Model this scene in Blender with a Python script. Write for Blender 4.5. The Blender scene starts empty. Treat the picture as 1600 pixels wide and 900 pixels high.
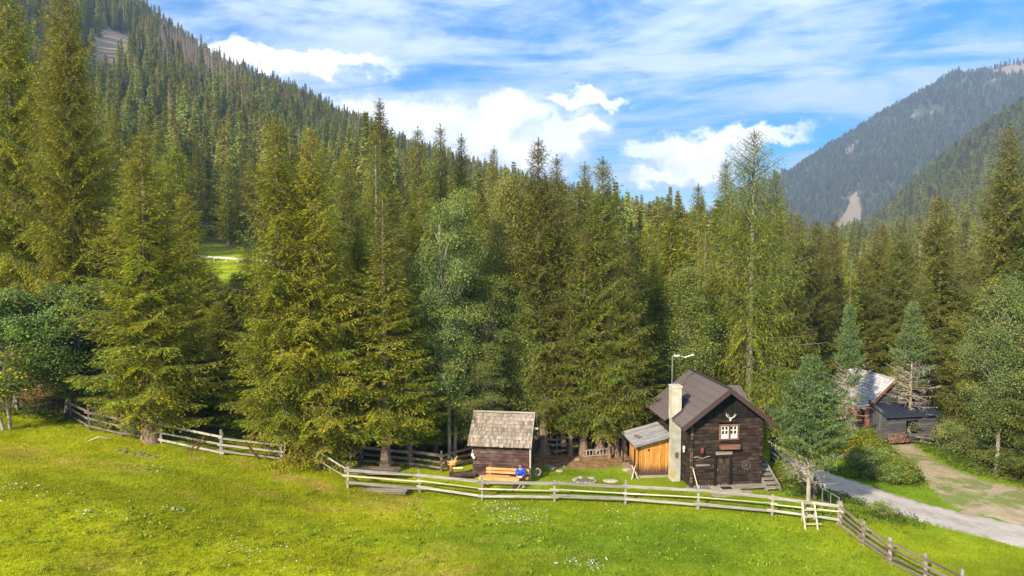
import bpy, math, random
import numpy as np
from mathutils import Vector, Matrix

# ------------------------------------------------------------------ camera, world, sun, exposure
scn = bpy.context.scene
HC = 13.75                     # camera height over the cabin's yard
PITCH = math.radians(3.75)
F = 1600 * 24.0 / 36.0
SUN_EL, SUN_AZ = math.radians(31), math.radians(217)   # azimuth clockwise from +Y: behind, to the left
SUN_STRENGTH, SKY_STRENGTH, EXPOSURE = 5.0, 0.15, 0.60
HAZE_DENSITY = 0.00022

cam = bpy.data.cameras.new('camera'); camo = bpy.data.objects.new('camera', cam)
scn.collection.objects.link(camo); scn.camera = camo
cam.lens = 24; cam.sensor_width = 36; cam.clip_end = 20000; cam.clip_start = 0.5
camo.location = (0, 0, HC); camo.rotation_euler = (math.pi/2 - PITCH, 0, 0)

scn.view_settings.view_transform = 'Standard'; scn.view_settings.look = 'None'
scn.view_settings.gamma = 1; scn.view_settings.use_curve_mapping = False
scn.view_settings.exposure = EXPOSURE
scn.render.engine = 'CYCLES'
cy = scn.cycles
cy.max_bounces = 4; cy.diffuse_bounces = 3; cy.glossy_bounces = 1; cy.transmission_bounces = 2
cy.transparent_max_bounces = 4; cy.volume_bounces = 0
cy.use_denoising = True
try:
    cy.denoiser = 'OPENIMAGEDENOISE'; cy.denoising_input_passes = 'RGB_ALBEDO_NORMAL'
except Exception: pass
cy.sample_clamp_indirect = 6
cy.caustics_reflective = False; cy.caustics_refractive = False
cy.use_adaptive_sampling = True; cy.adaptive_threshold = 0.015

class NG:
    """tiny helper for writing node maths"""
    def __init__(s, tree): s.t = tree; s.n = tree.nodes; s.l = tree.links
    def new(s, typ, **kw):
        nd = s.n.new(typ)
        for k, v in kw.items(): setattr(nd, k, v)
        return nd
    def put(s, sock, v):
        if isinstance(v, (int, float)): sock.default_value = v
        elif isinstance(v, (tuple, list)):
            sock.default_value = tuple(v) + (1,) if len(sock.default_value) == 4 and len(v) == 3 else tuple(v)
        else: s.l.new(v, sock)
    def m(s, op, a, b=0.0, c=0.0, clamp=False):
        nd = s.new('ShaderNodeMath', operation=op, use_clamp=clamp)
        s.put(nd.inputs[0], a); s.put(nd.inputs[1], b)
        if len(nd.inputs) > 2: s.put(nd.inputs[2], c)
        return nd.outputs[0]
    def vec(s, x, y, z=0.0):
        nd = s.new('ShaderNodeCombineXYZ')
        for i, v in enumerate((x, y, z)): s.put(nd.inputs[i], v)
        return nd.outputs[0]
    def vm(s, op, a, b=None):
        nd = s.new('ShaderNodeVectorMath', operation=op); s.put(nd.inputs[0], a)
        if b is not None: s.put(nd.inputs[1], b)
        return nd.outputs['Value'] if op in ('LENGTH', 'DISTANCE', 'DOT_PRODUCT') else nd.outputs[0]
    def noise(s, v, scale, detail=4, rough=0.55, dist=0.0, out='Fac'):
        nd = s.new('ShaderNodeTexNoise'); s.put(nd.inputs['Vector'], v)
        nd.inputs['Scale'].default_value = scale; nd.inputs['Detail'].default_value = detail
        nd.inputs['Roughness'].default_value = rough; nd.inputs['Distortion'].default_value = dist
        return nd.outputs[out]
    def ramp(s, v, lo, hi, smooth=True):
        nd = s.new('ShaderNodeMapRange', interpolation_type='SMOOTHSTEP' if smooth else 'LINEAR', clamp=True) if smooth else s.new('ShaderNodeMapRange', clamp=True)
        s.put(nd.inputs[0], v); nd.inputs[1].default_value = lo; nd.inputs[2].default_value = hi
        return nd.outputs[0]
    def mix(s, f, a, b, blend='MIX'):
        nd = s.new('ShaderNodeMix', data_type='RGBA', blend_type=blend)
        s.put(nd.inputs[0], f); s.put(nd.inputs[6], a); s.put(nd.inputs[7], b)
        return nd.outputs[2]
    def attr(s, name, out='Color'):
        nd = s.new('ShaderNodeAttribute', attribute_name=name); return nd.outputs[out]

world = bpy.data.worlds.new('World'); scn.world = world; world.use_nodes = True
world.node_tree.nodes.clear(); g = NG(world.node_tree)
sky = g.new('ShaderNodeTexSky', sky_type='NISHITA', sun_disc=False)
sky.sun_elevation = SUN_EL; sky.sun_rotation = SUN_AZ
sky.altitude = 1400; sky.air_density = 1.0; sky.dust_density = 0.3; sky.ozone_density = 2.5
hs = g.new('ShaderNodeHueSaturation'); hs.inputs['Saturation'].default_value = 1.8; hs.inputs['Value'].default_value = .98
hs.inputs['Hue'].default_value = 0.497
g.l.new(sky.outputs[0], hs.inputs['Color'])
tc = g.new('ShaderNodeTexCoord'); D = tc.outputs['Generated']
sp = g.new('ShaderNodeSeparateXYZ'); g.l.new(D, sp.inputs[0])
hyp = g.m('SQRT', g.m('ADD', g.m('MULTIPLY', sp.outputs[0], sp.outputs[0]), g.m('MULTIPLY', sp.outputs[1], sp.outputs[1])))
az = g.m('ARCTAN2', sp.outputs[0], sp.outputs[1])
el = g.m('DIVIDE', sp.outputs[2], g.m('MAXIMUM', hyp, 0.02))
P2 = g.vec(az, el, 0.0)
# high thin cloud: streaks on a plane overhead
zc = g.m('MAXIMUM', g.m('ADD', sp.outputs[2], 0.10), 0.05)
pl = g.vec(g.m('DIVIDE', sp.outputs[0], zc), g.m('DIVIDE', sp.outputs[1], zc), 0.0)
rot = g.new('ShaderNodeVectorRotate', rotation_type='Z_AXIS'); g.put(rot.inputs['Vector'], pl); rot.inputs['Angle'].default_value = 0.35
pls = g.vm('MULTIPLY', rot.outputs[0], (0.55, 1.5, 1.0))
c1 = g.noise(pls, 0.9, 9, 0.62, 0.6)
c2 = g.noise(g.vm('ADD', g.vm('MULTIPLY', P2, (5.0, 17.0, 1)), (3.7, 1.3, 0)), 1.0, 7, 0.6, 0.4)
cir = g.ramp(g.m('ADD', g.m('MULTIPLY', c1, 0.55), g.m('MULTIPLY', c2, 0.45)), 0.397, 0.585)
fine = g.noise(g.vm('MULTIPLY', P2, (22.0, 60.0, 1)), 1.0, 5, 0.6, 0.5)
cir = g.m('MULTIPLY', cir, g.m('ADD', 0.62, g.m('MULTIPLY', fine, 0.5)), clamp=True)
# heaped clouds over the valley
wob = g.noise(g.vm('MULTIPLY', P2, (1, 1.25, 1)), 16, 10, 0.6, 0.0, 'Color')
wob = g.vm('SCALE', g.vm('SUBTRACT', wob, (0.5, 0.5, 0.5))); wob.node.inputs['Scale'].default_value = 0.10
PW = g.vm('ADD', P2, wob)
blobs = [(640,225,70,48),(700,200,62,42),(795,188,56,34),(755,225,120,50),(880,215,56,38),(908,200,34,32),(810,245,90,38),(560,200,150,44),
         (450,105,150,20),(905,157,60,12),(1010,245,42,24),(1050,240,45,27),(1080,262,70,26),(1120,232,60,22),(1185,215,70,12),(1040,283,60,14)]
def heap(PV):
    dens = None
    for bx, by, rx, ry in blobs:
        c = (math.atan((bx-800)/F), (382-by)/F * math.cos(math.atan((bx-800)/F)), 0)
        d = g.vm('LENGTH', g.vm('MULTIPLY', g.vm('SUBTRACT', PV, c), (F/rx, F/ry, 0)))
        dens = d if dens is None else g.m('SMOOTH_MIN', dens, d, 0.3)
    return dens
dens = heap(PW); dens_up = heap(g.vm('ADD', PW, (-0.012, 0.024, 0)))
fw = g.noise(g.vm('MULTIPLY', P2, (1, 1.3, 1)), 42, 8, 0.65, 0.2)
soft = g.noise(g.vm('MULTIPLY', P2, (1, 1.6, 1)), 7, 4, 0.5)
cum = g.ramp(g.m('ADD', dens, g.m('MULTIPLY', g.m('SUBTRACT', fw, .5), .55)), 1.30, 0.55)
cum = g.m('MULTIPLY', cum, g.m('ADD', .72, g.m('MULTIPLY', g.ramp(soft, .3, .6), .28)))
edge = g.m('ADD', g.m('SUBTRACT', dens_up, dens), g.m('MULTIPLY', g.m('SUBTRACT', fw, .5), .9))
lit = g.ramp(edge, -0.75, 0.20)
cumcol = g.mix(lit, (6.6, 7.1, 8.0), (12.0, 11.7, 11.3))
basec = g.mix(g.m('MULTIPLY', cir, 0.86), hs.outputs[0], (6.4, 7.0, 7.8))
low_h = g.ramp(el, 0.16, -0.02)
basec = g.mix(g.m('MULTIPLY', low_h, 0.40), basec, (3.4, 4.6, 6.2))
full = g.mix(cum, basec, cumcol)
bg = g.new('ShaderNodeBackground'); bg.inputs[1].default_value = SKY_STRENGTH
g.l.new(full, bg.inputs[0]); wo = g.new('ShaderNodeOutputWorld'); g.l.new(bg.outputs[0], wo.inputs[0])
world.cycles.sampling_method = 'MANUAL'; world.cycles.sample_map_resolution = 512

sl = bpy.data.lights.new('sun', 'SUN'); sl.energy = SUN_STRENGTH; sl.angle = math.radians(1.5); sl.color = (1.0, 0.9, 0.72)
so = bpy.data.objects.new('sun', sl); scn.collection.objects.link(so)
sv = Vector((math.sin(SUN_AZ)*math.cos(SUN_EL), math.cos(SUN_AZ)*math.cos(SUN_EL), math.sin(SUN_EL)))
so.rotation_euler = sv.to_track_quat('Z', 'Y').to_euler(); so.location = (-40, -30, 60)

# ------------------------------------------------------------------ geometry of the place
def vnoise(x, y, seed=0):
    x = np.asarray(x, float); y = np.asarray(y, float)
    xi = np.floor(x).astype(np.int64); yi = np.floor(y).astype(np.int64); fx = x-xi; fy = y-yi
    fx = fx*fx*(3-2*fx); fy = fy*fy*(3-2*fy)
    def h(a, b):
        n = (a*374761393 + b*668265263 + seed*1442695041) & 0x7fffffff
        n = ((n ^ (n >> 13))*1274126177) & 0x7fffffff
        return ((n ^ (n >> 16)) & 0xffff)/65535.0
    return (h(xi,yi)*(1-fx)+h(xi+1,yi)*fx)*(1-fy) + (h(xi,yi+1)*(1-fx)+h(xi+1,yi+1)*fx)*fy
def fbm(x, y, seed=0, o=4):
    s = 0; a = 0.5; t = 0
    for i in range(o):
        s = s + a*vnoise(x*2**i, y*2**i, seed+i); t += a; a *= 0.5
    return s/t
def sstep(a, b, x):
    t = np.clip((np.asarray(x, float)-a)/(b-a), 0, 1); return t*t*(3-2*t)
def zray(py, Y): return HC - Y*np.tan(np.arctan((np.asarray(py, float)-450)/F)+PITCH)

_px = np.arange(-800, 2801, 20.0)
def col(pts): xs = [p[0] for p in pts]; return np.interp(_px, xs, [p[1] for p in pts])
_rows = [
 (40,  col([(-800,9),(0,3.6),(150,2.9),(300,2.6),(450,1.3),(560,0.5),(700,0.1),(900,0),(1100,0),(1300,-.9),(1600,-1.3),(2800,-1.5)])),
 (60,  col([(-800,16),(0,6.5),(150,5.5),(300,4.0),(450,2.4),(560,1.6),(700,.9),(900,.5),(1050,.2),(1180,-.4),(1320,-1.4),(1600,-1.6),(2000,0),(2800,4)])),
 (90,  col([(-800,35),(0,16),(300,8.0),(450,6.5),(560,6),(700,4),(900,2),(1050,.5),(1180,-1),(1320,-2),(1600,-1),(2000,6),(2800,20)])),
 (125, col([(-800,60),(0,30),(300,11.2),(450,10.6),(560,10),(700,8),(900,4),(1050,1),(1180,-1),(1320,-2.5),(1600,1),(2000,20),(2800,50)])),
]
for Yr, pts in [
 (200, [(-800,0),(0,250),(150,290),(300,322),(450,335),(560,350),(700,375),(900,415),(1050,435),(1180,450),(1320,455),(1600,405),(2000,250),(2800,50)]),
 (300, [(-800,-150),(0,150),(150,200),(300,228),(450,285),(560,318),(700,350),(900,385),(1050,410),(1180,425),(1320,430),(1420,425),(1500,410),(1600,370),(2000,180),(2800,-50)]),
 (450, [(-800,-300),(0,-20),(150,58),(220,75),(300,120),(380,160),(450,205),(560,250),(700,300),(900,355),(1050,390),(1180,405),(1320,410),(1420,400),(1500,370),(1600,330),(2000,60),(2800,-150)]),
 (700, [(-800,-400),(0,-140),(150,-40),(250,48),(300,78),(380,140),(450,158),(530,190),(560,210),(620,245),(700,272),(900,328),(1050,368),(1180,392),(1320,402),(1420,382),(1500,345),(1600,300),(2000,-50),(2800,-250)]),
 (1100,[(-800,-300),(0,-60),(150,20),(300,120),(380,175),(450,205),(560,245),(700,285),(900,325),(1050,352),(1180,378),(1325,392),(1370,350),(1420,290),(1500,220),(1600,148),(2000,-60),(2800,-300)]),
 (1800,[(-800,0),(0,120),(300,220),(560,290),(700,310),(900,332),(1050,352),(1180,352),(1320,378),(1420,330),(1500,290),(1600,235),(2000,50),(2800,-100)]),
 (2600,[(-800,200),(300,280),(560,310),(900,345),(1050,345),(1130,320),(1200,276),(1280,230),(1340,190),(1400,150),(1480,106),(1540,92),(1600,82),(2000,50),(2800,0)]),
 (3600,[(-800,350),(1200,370),(2800,300)]),
 (5200,[(-800,385),(2800,385)])]:
    _rows.append((Yr, zray(col(pts), Yr)))
_lyr = np.log([r[0] for r in _rows]); _tab = np.array([r[1] for r in _rows])/np.array([r[0] for r in _rows])[:, None]
_ly = np.linspace(math.log(40), math.log(5200), 300)
_hm = np.array([np.interp(_ly, _lyr, _tab[:, j]) for j in range(len(_px))]).T
k = np.array([1,2,3,2,1.])/9
for _ in range(2): _hm = np.apply_along_axis(lambda r: np.convolve(np.pad(r, 2, 'edge'), k, 'valid'), 1, _hm)
k = np.ones(5)/5
_hm = np.apply_along_axis(lambda r: np.convolve(np.pad(r, 2, 'edge'), k, 'valid'), 0, _hm)
_nx = np.arange(-80, 81, 1.0)
_nz = np.interp(_nx, [-80,-45,-30,-22,-15.4,-11,-8.7,-5,-1,14,16.5,20,26,40,80], [12,6.5,3.9,3.1,2.35,1.15,.5,.12,0,0,-.25,-.8,-1.2,-1.6,-2])
_nz = np.convolve(np.pad(_nz, 2, 'edge'), np.array([1,2,3,2,1.])/9, 'valid')
def gz(X, Y):
    X = np.asarray(X, float); Y = np.asarray(Y, float)
    Yc = np.maximum(Y, 41); px = np.clip(800+F*X/Yc, -799, 2799)
    i = (px+800)/20; j = (np.log(np.minimum(Yc, 5190))-_ly[0])/(_ly[1]-_ly[0])
    i0 = np.floor(i).astype(int); j0 = np.clip(np.floor(j).astype(int), 0, len(_ly)-2); fi = i-i0; fj = j-j0
    i0 = np.clip(i0, 0, len(_px)-2)
    t = (_hm[j0,i0]*(1-fi)+_hm[j0,i0+1]*fi)*(1-fj)+(_hm[j0+1,i0]*(1-fi)+_hm[j0+1,i0+1]*fi)*fj
    far = t*Yc
    far = far + sstep(250, 1200, Y)*(30*(fbm(X/170, Y/170, 5)-0.5) + sstep(900,1500,Y)*70*(np.abs(fbm(X/230+3, Y/420, 6, 3)-.5)*2-.3)) + sstep(70, 200, Y)*3*(fbm(X/25, Y/25, 9)-0.5)
    near = np.interp(X, _nx, _nz)
    dYr = np.clip(Y-36, -30, 20)
    near = near + np.where(X < -4, 0.035*dYr*sstep(-4, -14, X), 0)
    near = near + 0.5*sstep(34, 27, Y)*sstep(8, -6, X) + (fbm(X/4.5, Y/4.5, 3)-0.5)*0.22*sstep(36.5, 33, Y) \
         + (fbm(X/9+7, Y/9, 13)-0.5)*0.5*sstep(35, 31, Y)
    near = near - 0.5*sstep(34, 28, Y)*sstep(4, 12, X)
    w = sstep(44, 56, Y)
    return near*(1-w)+far*w
def gp(px, py, off=0.0):
    """ground point seen at this place of the photograph"""
    ca, sa = math.cos(PITCH), math.sin(PITCH); a = (px-800)/F; b = (450-py)/F
    dy = ca + b*sa; dz = -sa + b*ca
    Ys = np.concatenate([np.arange(15, 120, 0.02), np.arange(120, 3000, 1.0)])
    Xs = a*Ys/dy; Zs = HC + dz*Ys/dy
    i = int(np.argmax(Zs <= gz(Xs, Ys))); return Vector((float(Xs[i]), float(Ys[i]), float(gz(Xs[i], Ys[i]))+off))
def at(px, py, Y):
    ca, sa = math.cos(PITCH), math.sin(PITCH); a = (px-800)/F; b = (450-py)/F
    dy = ca + b*sa; dz = -sa + b*ca
    return Vector((a*Y/dy, Y, HC+dz*Y/dy))
def proj(X, Y, Z):
    ca, sa = math.cos(PITCH), math.sin(PITCH); z = np.asarray(Z)-HC
    d = np.asarray(Y)*ca - z*sa; v = z*ca + np.asarray(Y)*sa
    return 800+F*np.asarray(X)/d, 450-F*v/d

# ------------------------------------------------------------------ object helpers
C = scn.collection
def np_mesh(name, verts, faces, mats, col=None, fmat=None, smooth=False, grain=None):
    me = bpy.data.meshes.new(name); verts = np.ascontiguousarray(verts, np.float32)
    nv = len(verts); me.vertices.add(nv); me.vertices.foreach_set('co', verts.ravel())
    loops = np.concatenate([np.asarray(f).ravel() for f in faces]).astype(np.int32)
    tot = np.concatenate([np.full(len(f), np.asarray(f).shape[1], np.int32) for f in faces])
    st = np.concatenate([[0], np.cumsum(tot)[:-1]]).astype(np.int32)
    me.loops.add(len(loops)); me.loops.foreach_set('vertex_index', loops)
    me.polygons.add(len(tot)); me.polygons.foreach_set('loop_start', st); me.polygons.foreach_set('loop_total', tot)
    if smooth: me.polygons.foreach_set('use_smooth', np.ones(len(tot), bool))
    for m in (mats if isinstance(mats, (list, tuple)) else [mats]): me.materials.append(m)
    if fmat is not None: me.polygons.foreach_set('material_index', np.asarray(fmat, np.int32))
    if col is not None:
        col = np.asarray(col, np.float32)
        if col.shape[1] == 3: col = np.concatenate([col, np.ones((nv, 1), np.float32)], 1)
        a = me.attributes.new('Col', 'FLOAT_COLOR', 'POINT'); a.data.foreach_set('color', np.ascontiguousarray(col).ravel())
    if grain is not None:
        a = me.attributes.new('grain', 'FLOAT_VECTOR', 'POINT'); a.data.foreach_set('vector', np.ascontiguousarray(grain, np.float32).ravel())
    me.update(calc_edges=True); return me
def link(name, me, parent=None):
    o = bpy.data.objects.new(name, me); C.objects.link(o)
    if parent is not None: o.parent = parent
    return o
def tag(o, label=None, cat=None, group=None, kind=None):
    if label: o['label'] = label
    if cat: o['category'] = cat
    if group: o['group'] = group
    if kind: o['kind'] = kind
    return o
def thing(name, label, cat, loc=(0,0,0), rz=0.0, group=None):
    o = bpy.data.objects.new(name, None); C.objects.link(o); o.empty_display_size = 0.3
    o.location = loc; o.rotation_euler = (0, 0, rz); return tag(o, label, cat, group)
KIDS = {}
def copy_tree(o, parent=None):
    c = o.copy(); C.objects.link(c)
    if parent is not None: c.parent = parent
    for ch in list(o.children): copy_tree(ch, c)
    return c

class MB:
    """collects boxes, beams and tubes into one mesh"""
    def __init__(s, seed=1): s.v = []; s.f = []; s.c = []; s.g = []; s.r = random.Random(seed); s.xf = None
    def add(s, vs, fs, tone=1.0, grain=None):
        n = len(s.v); off = s.r.random()*50
        if s.xf is not None: vs = [s.xf @ Vector(v) for v in vs]
        s.v += [tuple(v) for v in vs]; s.f += [tuple(i+n for i in f) for f in fs]; s.c += [tone]*len(vs)
        gr = grain if grain is not None else vs
        s.g += [(q[0]+off, q[1]+off*.3, q[2]) for q in gr]
    BF = [(0,3,2,1),(4,5,6,7),(0,1,5,4),(1,2,6,5),(2,3,7,6),(3,0,4,7)]
    def box(s, c, d, tone=None, rz=0.0, jit=0.0, rot=None):
        c = Vector(c); hx, hy, hz = d[0]/2, d[1]/2, d[2]/2
        loc = [Vector(p) for p in ((-hx,-hy,-hz),(hx,-hy,-hz),(hx,hy,-hz),(-hx,hy,-hz),(-hx,-hy,hz),(hx,-hy,hz),(hx,hy,hz),(-hx,hy,hz))]
        ax = max(range(3), key=lambda i: d[i]); o = [ax]+[i for i in range(3) if i != ax]
        gr = [(p[o[0]], p[o[1]], p[o[2]]) for p in loc]
        R = rot if rot is not None else Matrix.Rotation(rz, 3, 'Z')
        vs = [c + R @ p + Vector([s.r.uniform(-jit, jit) for _ in range(3)]) for p in loc]
        s.add(vs, s.BF, s.r.uniform(.7, 1.3) if tone is None else tone, gr)
    def beam(s, a, b, w, h, tone=None, up=(0,0,1), jit=0.0, taper=1.0):
        a, b = Vector(a), Vector(b); d = (b-a); L = d.length
        if L < 1e-6: return
        d.normalize(); up = Vector(up)
        if abs(d.dot(up)) > .98: up = Vector((0,1,0))
        x = d.cross(up).normalized(); z = x.cross(d).normalized()
        vs = []; gr = []
        for k, (p, q) in enumerate(((a, 1.0), (b, taper))):
            for sx, sz in ((-1,-1),(1,-1),(1,1),(-1,1)):
                vs.append(p + x*sx*w/2*q + z*sz*h/2*q + Vector([s.r.uniform(-jit, jit) for _ in range(3)])); gr.append((k*L, sx*w/2, sz*h/2))
        s.add(vs, [(0,1,2,3),(7,6,5,4),(0,4,5,1),(1,5,6,2),(2,6,7,3),(3,7,4,0)], s.r.uniform(.7, 1.3) if tone is None else tone, gr)
    def tube(s, pts, rad, n=8, tone=None, cap=True):
        pts = [Vector(p) for p in pts]; vs = []; gr = []; L = 0
        for i, p in enumerate(pts):
            d = (pts[min(i+1, len(pts)-1)]-pts[max(i-1, 0)]).normalized()
            up = Vector((0,0,1)) if abs(d.z) < .9 else Vector((1,0,0))
            x = d.cross(up).normalized(); y = x.cross(d).normalized()
            if i: L += (p-pts[i-1]).length
            r = rad[i] if isinstance(rad, (list, tuple)) else rad
            for k in range(n):
                a = 2*math.pi*k/n; vs.append(p + (x*math.cos(a)+y*math.sin(a))*r); gr.append((L, math.cos(a)*r, math.sin(a)*r))
        fs = [(i*n+k, i*n+(k+1)%n, (i+1)*n+(k+1)%n, (i+1)*n+k) for i in range(len(pts)-1) for k in range(n)]
        if cap: fs += [tuple(reversed(range(n))), tuple((len(pts)-1)*n+k for k in range(n))]
        s.add(vs, fs, s.r.uniform(.8, 1.2) if tone is None else tone, gr)
    def poly(s, vs, thick=None, tone=1.0, up=None):
        vs = [Vector(v) for v in vs]; n = len(vs)
        if thick is None: s.add(vs, [tuple(range(n))], tone); return
        nr = (vs[1]-vs[0]).cross(vs[2]-vs[0]).normalized() if up is None else Vector(up)
        lo = [v - nr*thick for v in vs]
        s.add(vs+lo, [tuple(range(n)), tuple(reversed(range(n, 2*n)))] + [(i, i+n, (i+1) % n+n, (i+1) % n) for i in range(n)], tone)
    def lump(s, c, r, tone=None, nz=.2, seed=0):
        rr = random.Random(seed*7+3); vs = []; N, M = 7, 5
        for j in range(M+1):
            th = math.pi*j/M
            for i in range(N):
                ph = 2*math.pi*i/N; q = 1+rr.uniform(-nz, nz)
                vs.append(Vector(c)+Vector((r[0]*math.sin(th)*math.cos(ph)*q, r[1]*math.sin(th)*math.sin(ph)*q, r[2]*math.cos(th)*(1+rr.uniform(-nz,nz)*.5))))
        fs = [(j*N+i, (j+1)*N+i, (j+1)*N+(i+1) % N, j*N+(i+1) % N) for j in range(M) for i in range(N)]
        s.add(vs, fs, tone if tone is not None else rr.uniform(.8, 1.2))
    def build(s, name, mat, parent=None, smooth=False):
        me = bpy.data.meshes.new(name); me.from_pydata(s.v, [], s.f)
        a = me.attributes.new('Col', 'FLOAT_COLOR', 'POINT'); a.data.foreach_set('color', np.repeat(np.array(s.c, np.float32)[:, None], 4, 1).ravel())
        a = me.attributes.new('grain', 'FLOAT_VECTOR', 'POINT'); a.data.foreach_set('vector', np.array(s.g, np.float32).ravel())
        for m in (mat if isinstance(mat, (list, tuple)) else [mat]): me.materials.append(m)
        if smooth: me.polygons.foreach_set('use_smooth', np.ones(len(me.polygons), bool))
        me.update(); return link(name, me, parent)

# ------------------------------------------------------------------ materials
def new_mat(name):
    m = bpy.data.materials.new(name); m.use_nodes = True; m.node_tree.nodes.clear(); return m, NG(m.node_tree)
def finish(m, g, colr, rough=.8, spec=.3, metal=0.0, bump=None, bstr=.3, bdist=.02, trans=0.0):
    p = g.new('ShaderNodeBsdfPrincipled'); g.put(p.inputs['Base Color'], colr); g.put(p.inputs['Roughness'], rough)
    p.inputs['Specular IOR Level'].default_value = spec; p.inputs['Metallic'].default_value = metal
    if bump is not None:
        b = g.new('ShaderNodeBump'); b.inputs['Strength'].default_value = bstr; b.inputs['Distance'].default_value = bdist
        g.put(b.inputs['Height'], bump); g.l.new(b.outputs[0], p.inputs['Normal'])
    out = g.new('ShaderNodeOutputMaterial'); sh = p.outputs[0]
    if trans:
        t = g.new('ShaderNodeBsdfTranslucent'); g.put(t.inputs['Color'], colr)
        mx = g.new('ShaderNodeMixShader'); mx.inputs[0].default_value = trans
        g.l.new(sh, mx.inputs[1]); g.l.new(t.outputs[0], mx.inputs[2]); sh = mx.outputs[0]
    g.l.new(sh, out.inputs[0]); return m
def wood(name, a, b, rough=.85, grain=(1.2, 14, 14), contrast=(.3, .7), stain=None):
    m, g = new_mat(name)
    v = g.vm('MULTIPLY', g.attr('grain', 'Vector'), grain)
    n = g.noise(v, 1.0, 5, .65, .3); n2 = g.noise(g.attr('grain', 'Vector'), 1.6, 3, .5)
    c = g.mix(g.ramp(n, *contrast), a, b)
    if stain: c = g.mix(g.m('MULTIPLY', g.ramp(n2, .45, .7), .7), c, stain)
    c = g.mix(1.0, c, g.attr('Col'), 'MULTIPLY')
    return finish(m, g, c, rough, .2, bump=n, bstr=.5, bdist=.01)
def plain(name, c, rough=.6, spec=.4, metal=0.0, var=.15, scale=3):
    m, g = new_mat(name); tcn = g.new('ShaderNodeTexCoord')
    n = g.noise(tcn.outputs['Object'], scale, 4, .6)
    cc = g.mix(n, tuple(x*(1-var) for x in c), tuple(min(1, x*(1+var)) for x in c))
    cc = g.mix(1.0, cc, g.attr('Col'), 'MULTIPLY')
    return finish(m, g, cc, rough, spec, metal)
def foliage(name, c, trans=.3, ovar=.16, hvar=.03):
    m, g = new_mat(name)
    oi = g.new('ShaderNodeObjectInfo'); r = oi.outputs['Random']
    h = g.new('ShaderNodeHueSaturation')
    g.put(h.inputs['Hue'], g.m('ADD', .5-hvar/2, g.m('MULTIPLY', g.m('FRACT', g.m('MULTIPLY', r, 7.31)), hvar)))
    g.put(h.inputs['Value'], g.m('ADD', 1-ovar, g.m('MULTIPLY', r, 2*ovar)))
    g.put(h.inputs['Color'], g.mix(1.0, c, g.attr('Col'), 'MULTIPLY'))
    return finish(m, g, h.outputs[0], .65, .12, trans=trans)

M = {}
M['logs'] = wood('weathered_dark_logs', (.012,.008,.006), (.058,.037,.028), grain=(1.0, 12, 12), stain=(.095,.064,.048))
M['logs_black'] = wood('blackened_logs', (.012,.010,.009), (.035,.027,.022))
M['hut_wood'] = wood('brown_hut_boards', (.035,.018,.014), (.115,.062,.048), stain=(.17,.12,.095))
M['fence'] = wood('silver_fence_wood', (.16,.14,.115), (.40,.35,.29), contrast=(.25,.6))
M['fence_dark'] = wood('brown_fence_wood', (.10,.07,.055), (.26,.195,.155))
M['fence_pale'] = wood('peeled_pole_wood', (.48,.40,.23), (.72,.64,.42))
M['gold'] = wood('golden_larch_boards', (.42,.16,.03), (.78,.38,.09), grain=(1.0, 9, 9))
M['bench'] = wood('honey_bench_wood', (.50,.22,.06), (.85,.47,.18))
M['plank'] = wood('grey_planks', (.16,.13,.10), (.36,.30,.24))
M['deadwood'] = wood('dead_branch_wood', (.17,.14,.11), (.36,.31,.25), grain=(2, 20, 20))
M['shingle'] = wood('wooden_shingles', (.13,.095,.07), (.40,.32,.245), grain=(3, 12, 12), contrast=(.25,.65))
M['shingle_pale'] = wood('pale_shingles', (.33,.31,.31), (.62,.59,.58), grain=(3, 10, 10), contrast=(.25,.65))
M['shingle_grey'] = wood('grey_shed_roof_boards', (.17,.155,.15), (.40,.37,.35), grain=(1.5, 10, 10))
M['barn_wood'] = wood('grey_barn_boards', (.045,.042,.045), (.15,.135,.13))
M['redwood'] = wood('red_brown_boards', (.10,.035,.018), (.22,.09,.05))
M['woodpile'] = wood('split_firewood', (.13,.075,.05), (.30,.18,.12))
M['bark'] = None
def mk_bark(name, a, b):
    m, g = new_mat(name); tcn = g.new('ShaderNodeTexCoord')
    v = g.vm('MULTIPLY', tcn.outputs['Object'], (9, 9, 2.2)); n = g.noise(v, 1.0, 5, .7, .4)
    c = g.mix(g.ramp(n, .3, .7), a, b); c = g.mix(1.0, c, g.attr('Col'), 'MULTIPLY')
    return finish(m, g, c, .9, .1, bump=n, bstr=.8, bdist=.03)
M['bark'] = mk_bark('spruce_bark', (.115,.07,.045), (.33,.225,.155))
M['bark_pale'] = mk_bark('pale_bark', (.22,.18,.13), (.50,.43,.33))
M['twig'] = mk_bark('grey_twigs', (.13,.10,.075), (.30,.25,.19))
M['rooftin'] = plain('brown_metal_roof', (.135,.105,.098), .5, .4, var=.12, scale=.8)
M['rooftin_dark'] = plain('blue_black_metal_roof', (.022,.028,.045), .4, .5)
M['trim'] = plain('dark_brown_trim', (.075,.045,.042), .5)
M['plaster'] = None
m, g = new_mat('cream_plaster'); tcn = g.new('ShaderNodeTexCoord'); ob = tcn.outputs['Object']
spz = g.new('ShaderNodeSeparateXYZ'); g.l.new(ob, spz.inputs[0])
n = g.noise(ob, 1.6, 5, .6)
c = g.mix(g.ramp(n, .35, .65), (.62,.53,.40), (.44,.39,.29))
c = g.mix(g.m('MULTIPLY', g.ramp(spz.outputs[2], 1.0, 0.3), g.ramp(n, .46, .58)), c, (.55,.36,.08))
M['plaster'] = finish(m, g, c, .9, .1, bump=n, bstr=.2)
m, g = new_mat('pale_grey_plaster'); tcn = g.new('ShaderNodeTexCoord'); ob = tcn.outputs['Object']
spz = g.new('ShaderNodeSeparateXYZ'); g.l.new(ob, spz.inputs[0]); n = g.noise(ob, 2.2, 6, .7)
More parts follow.
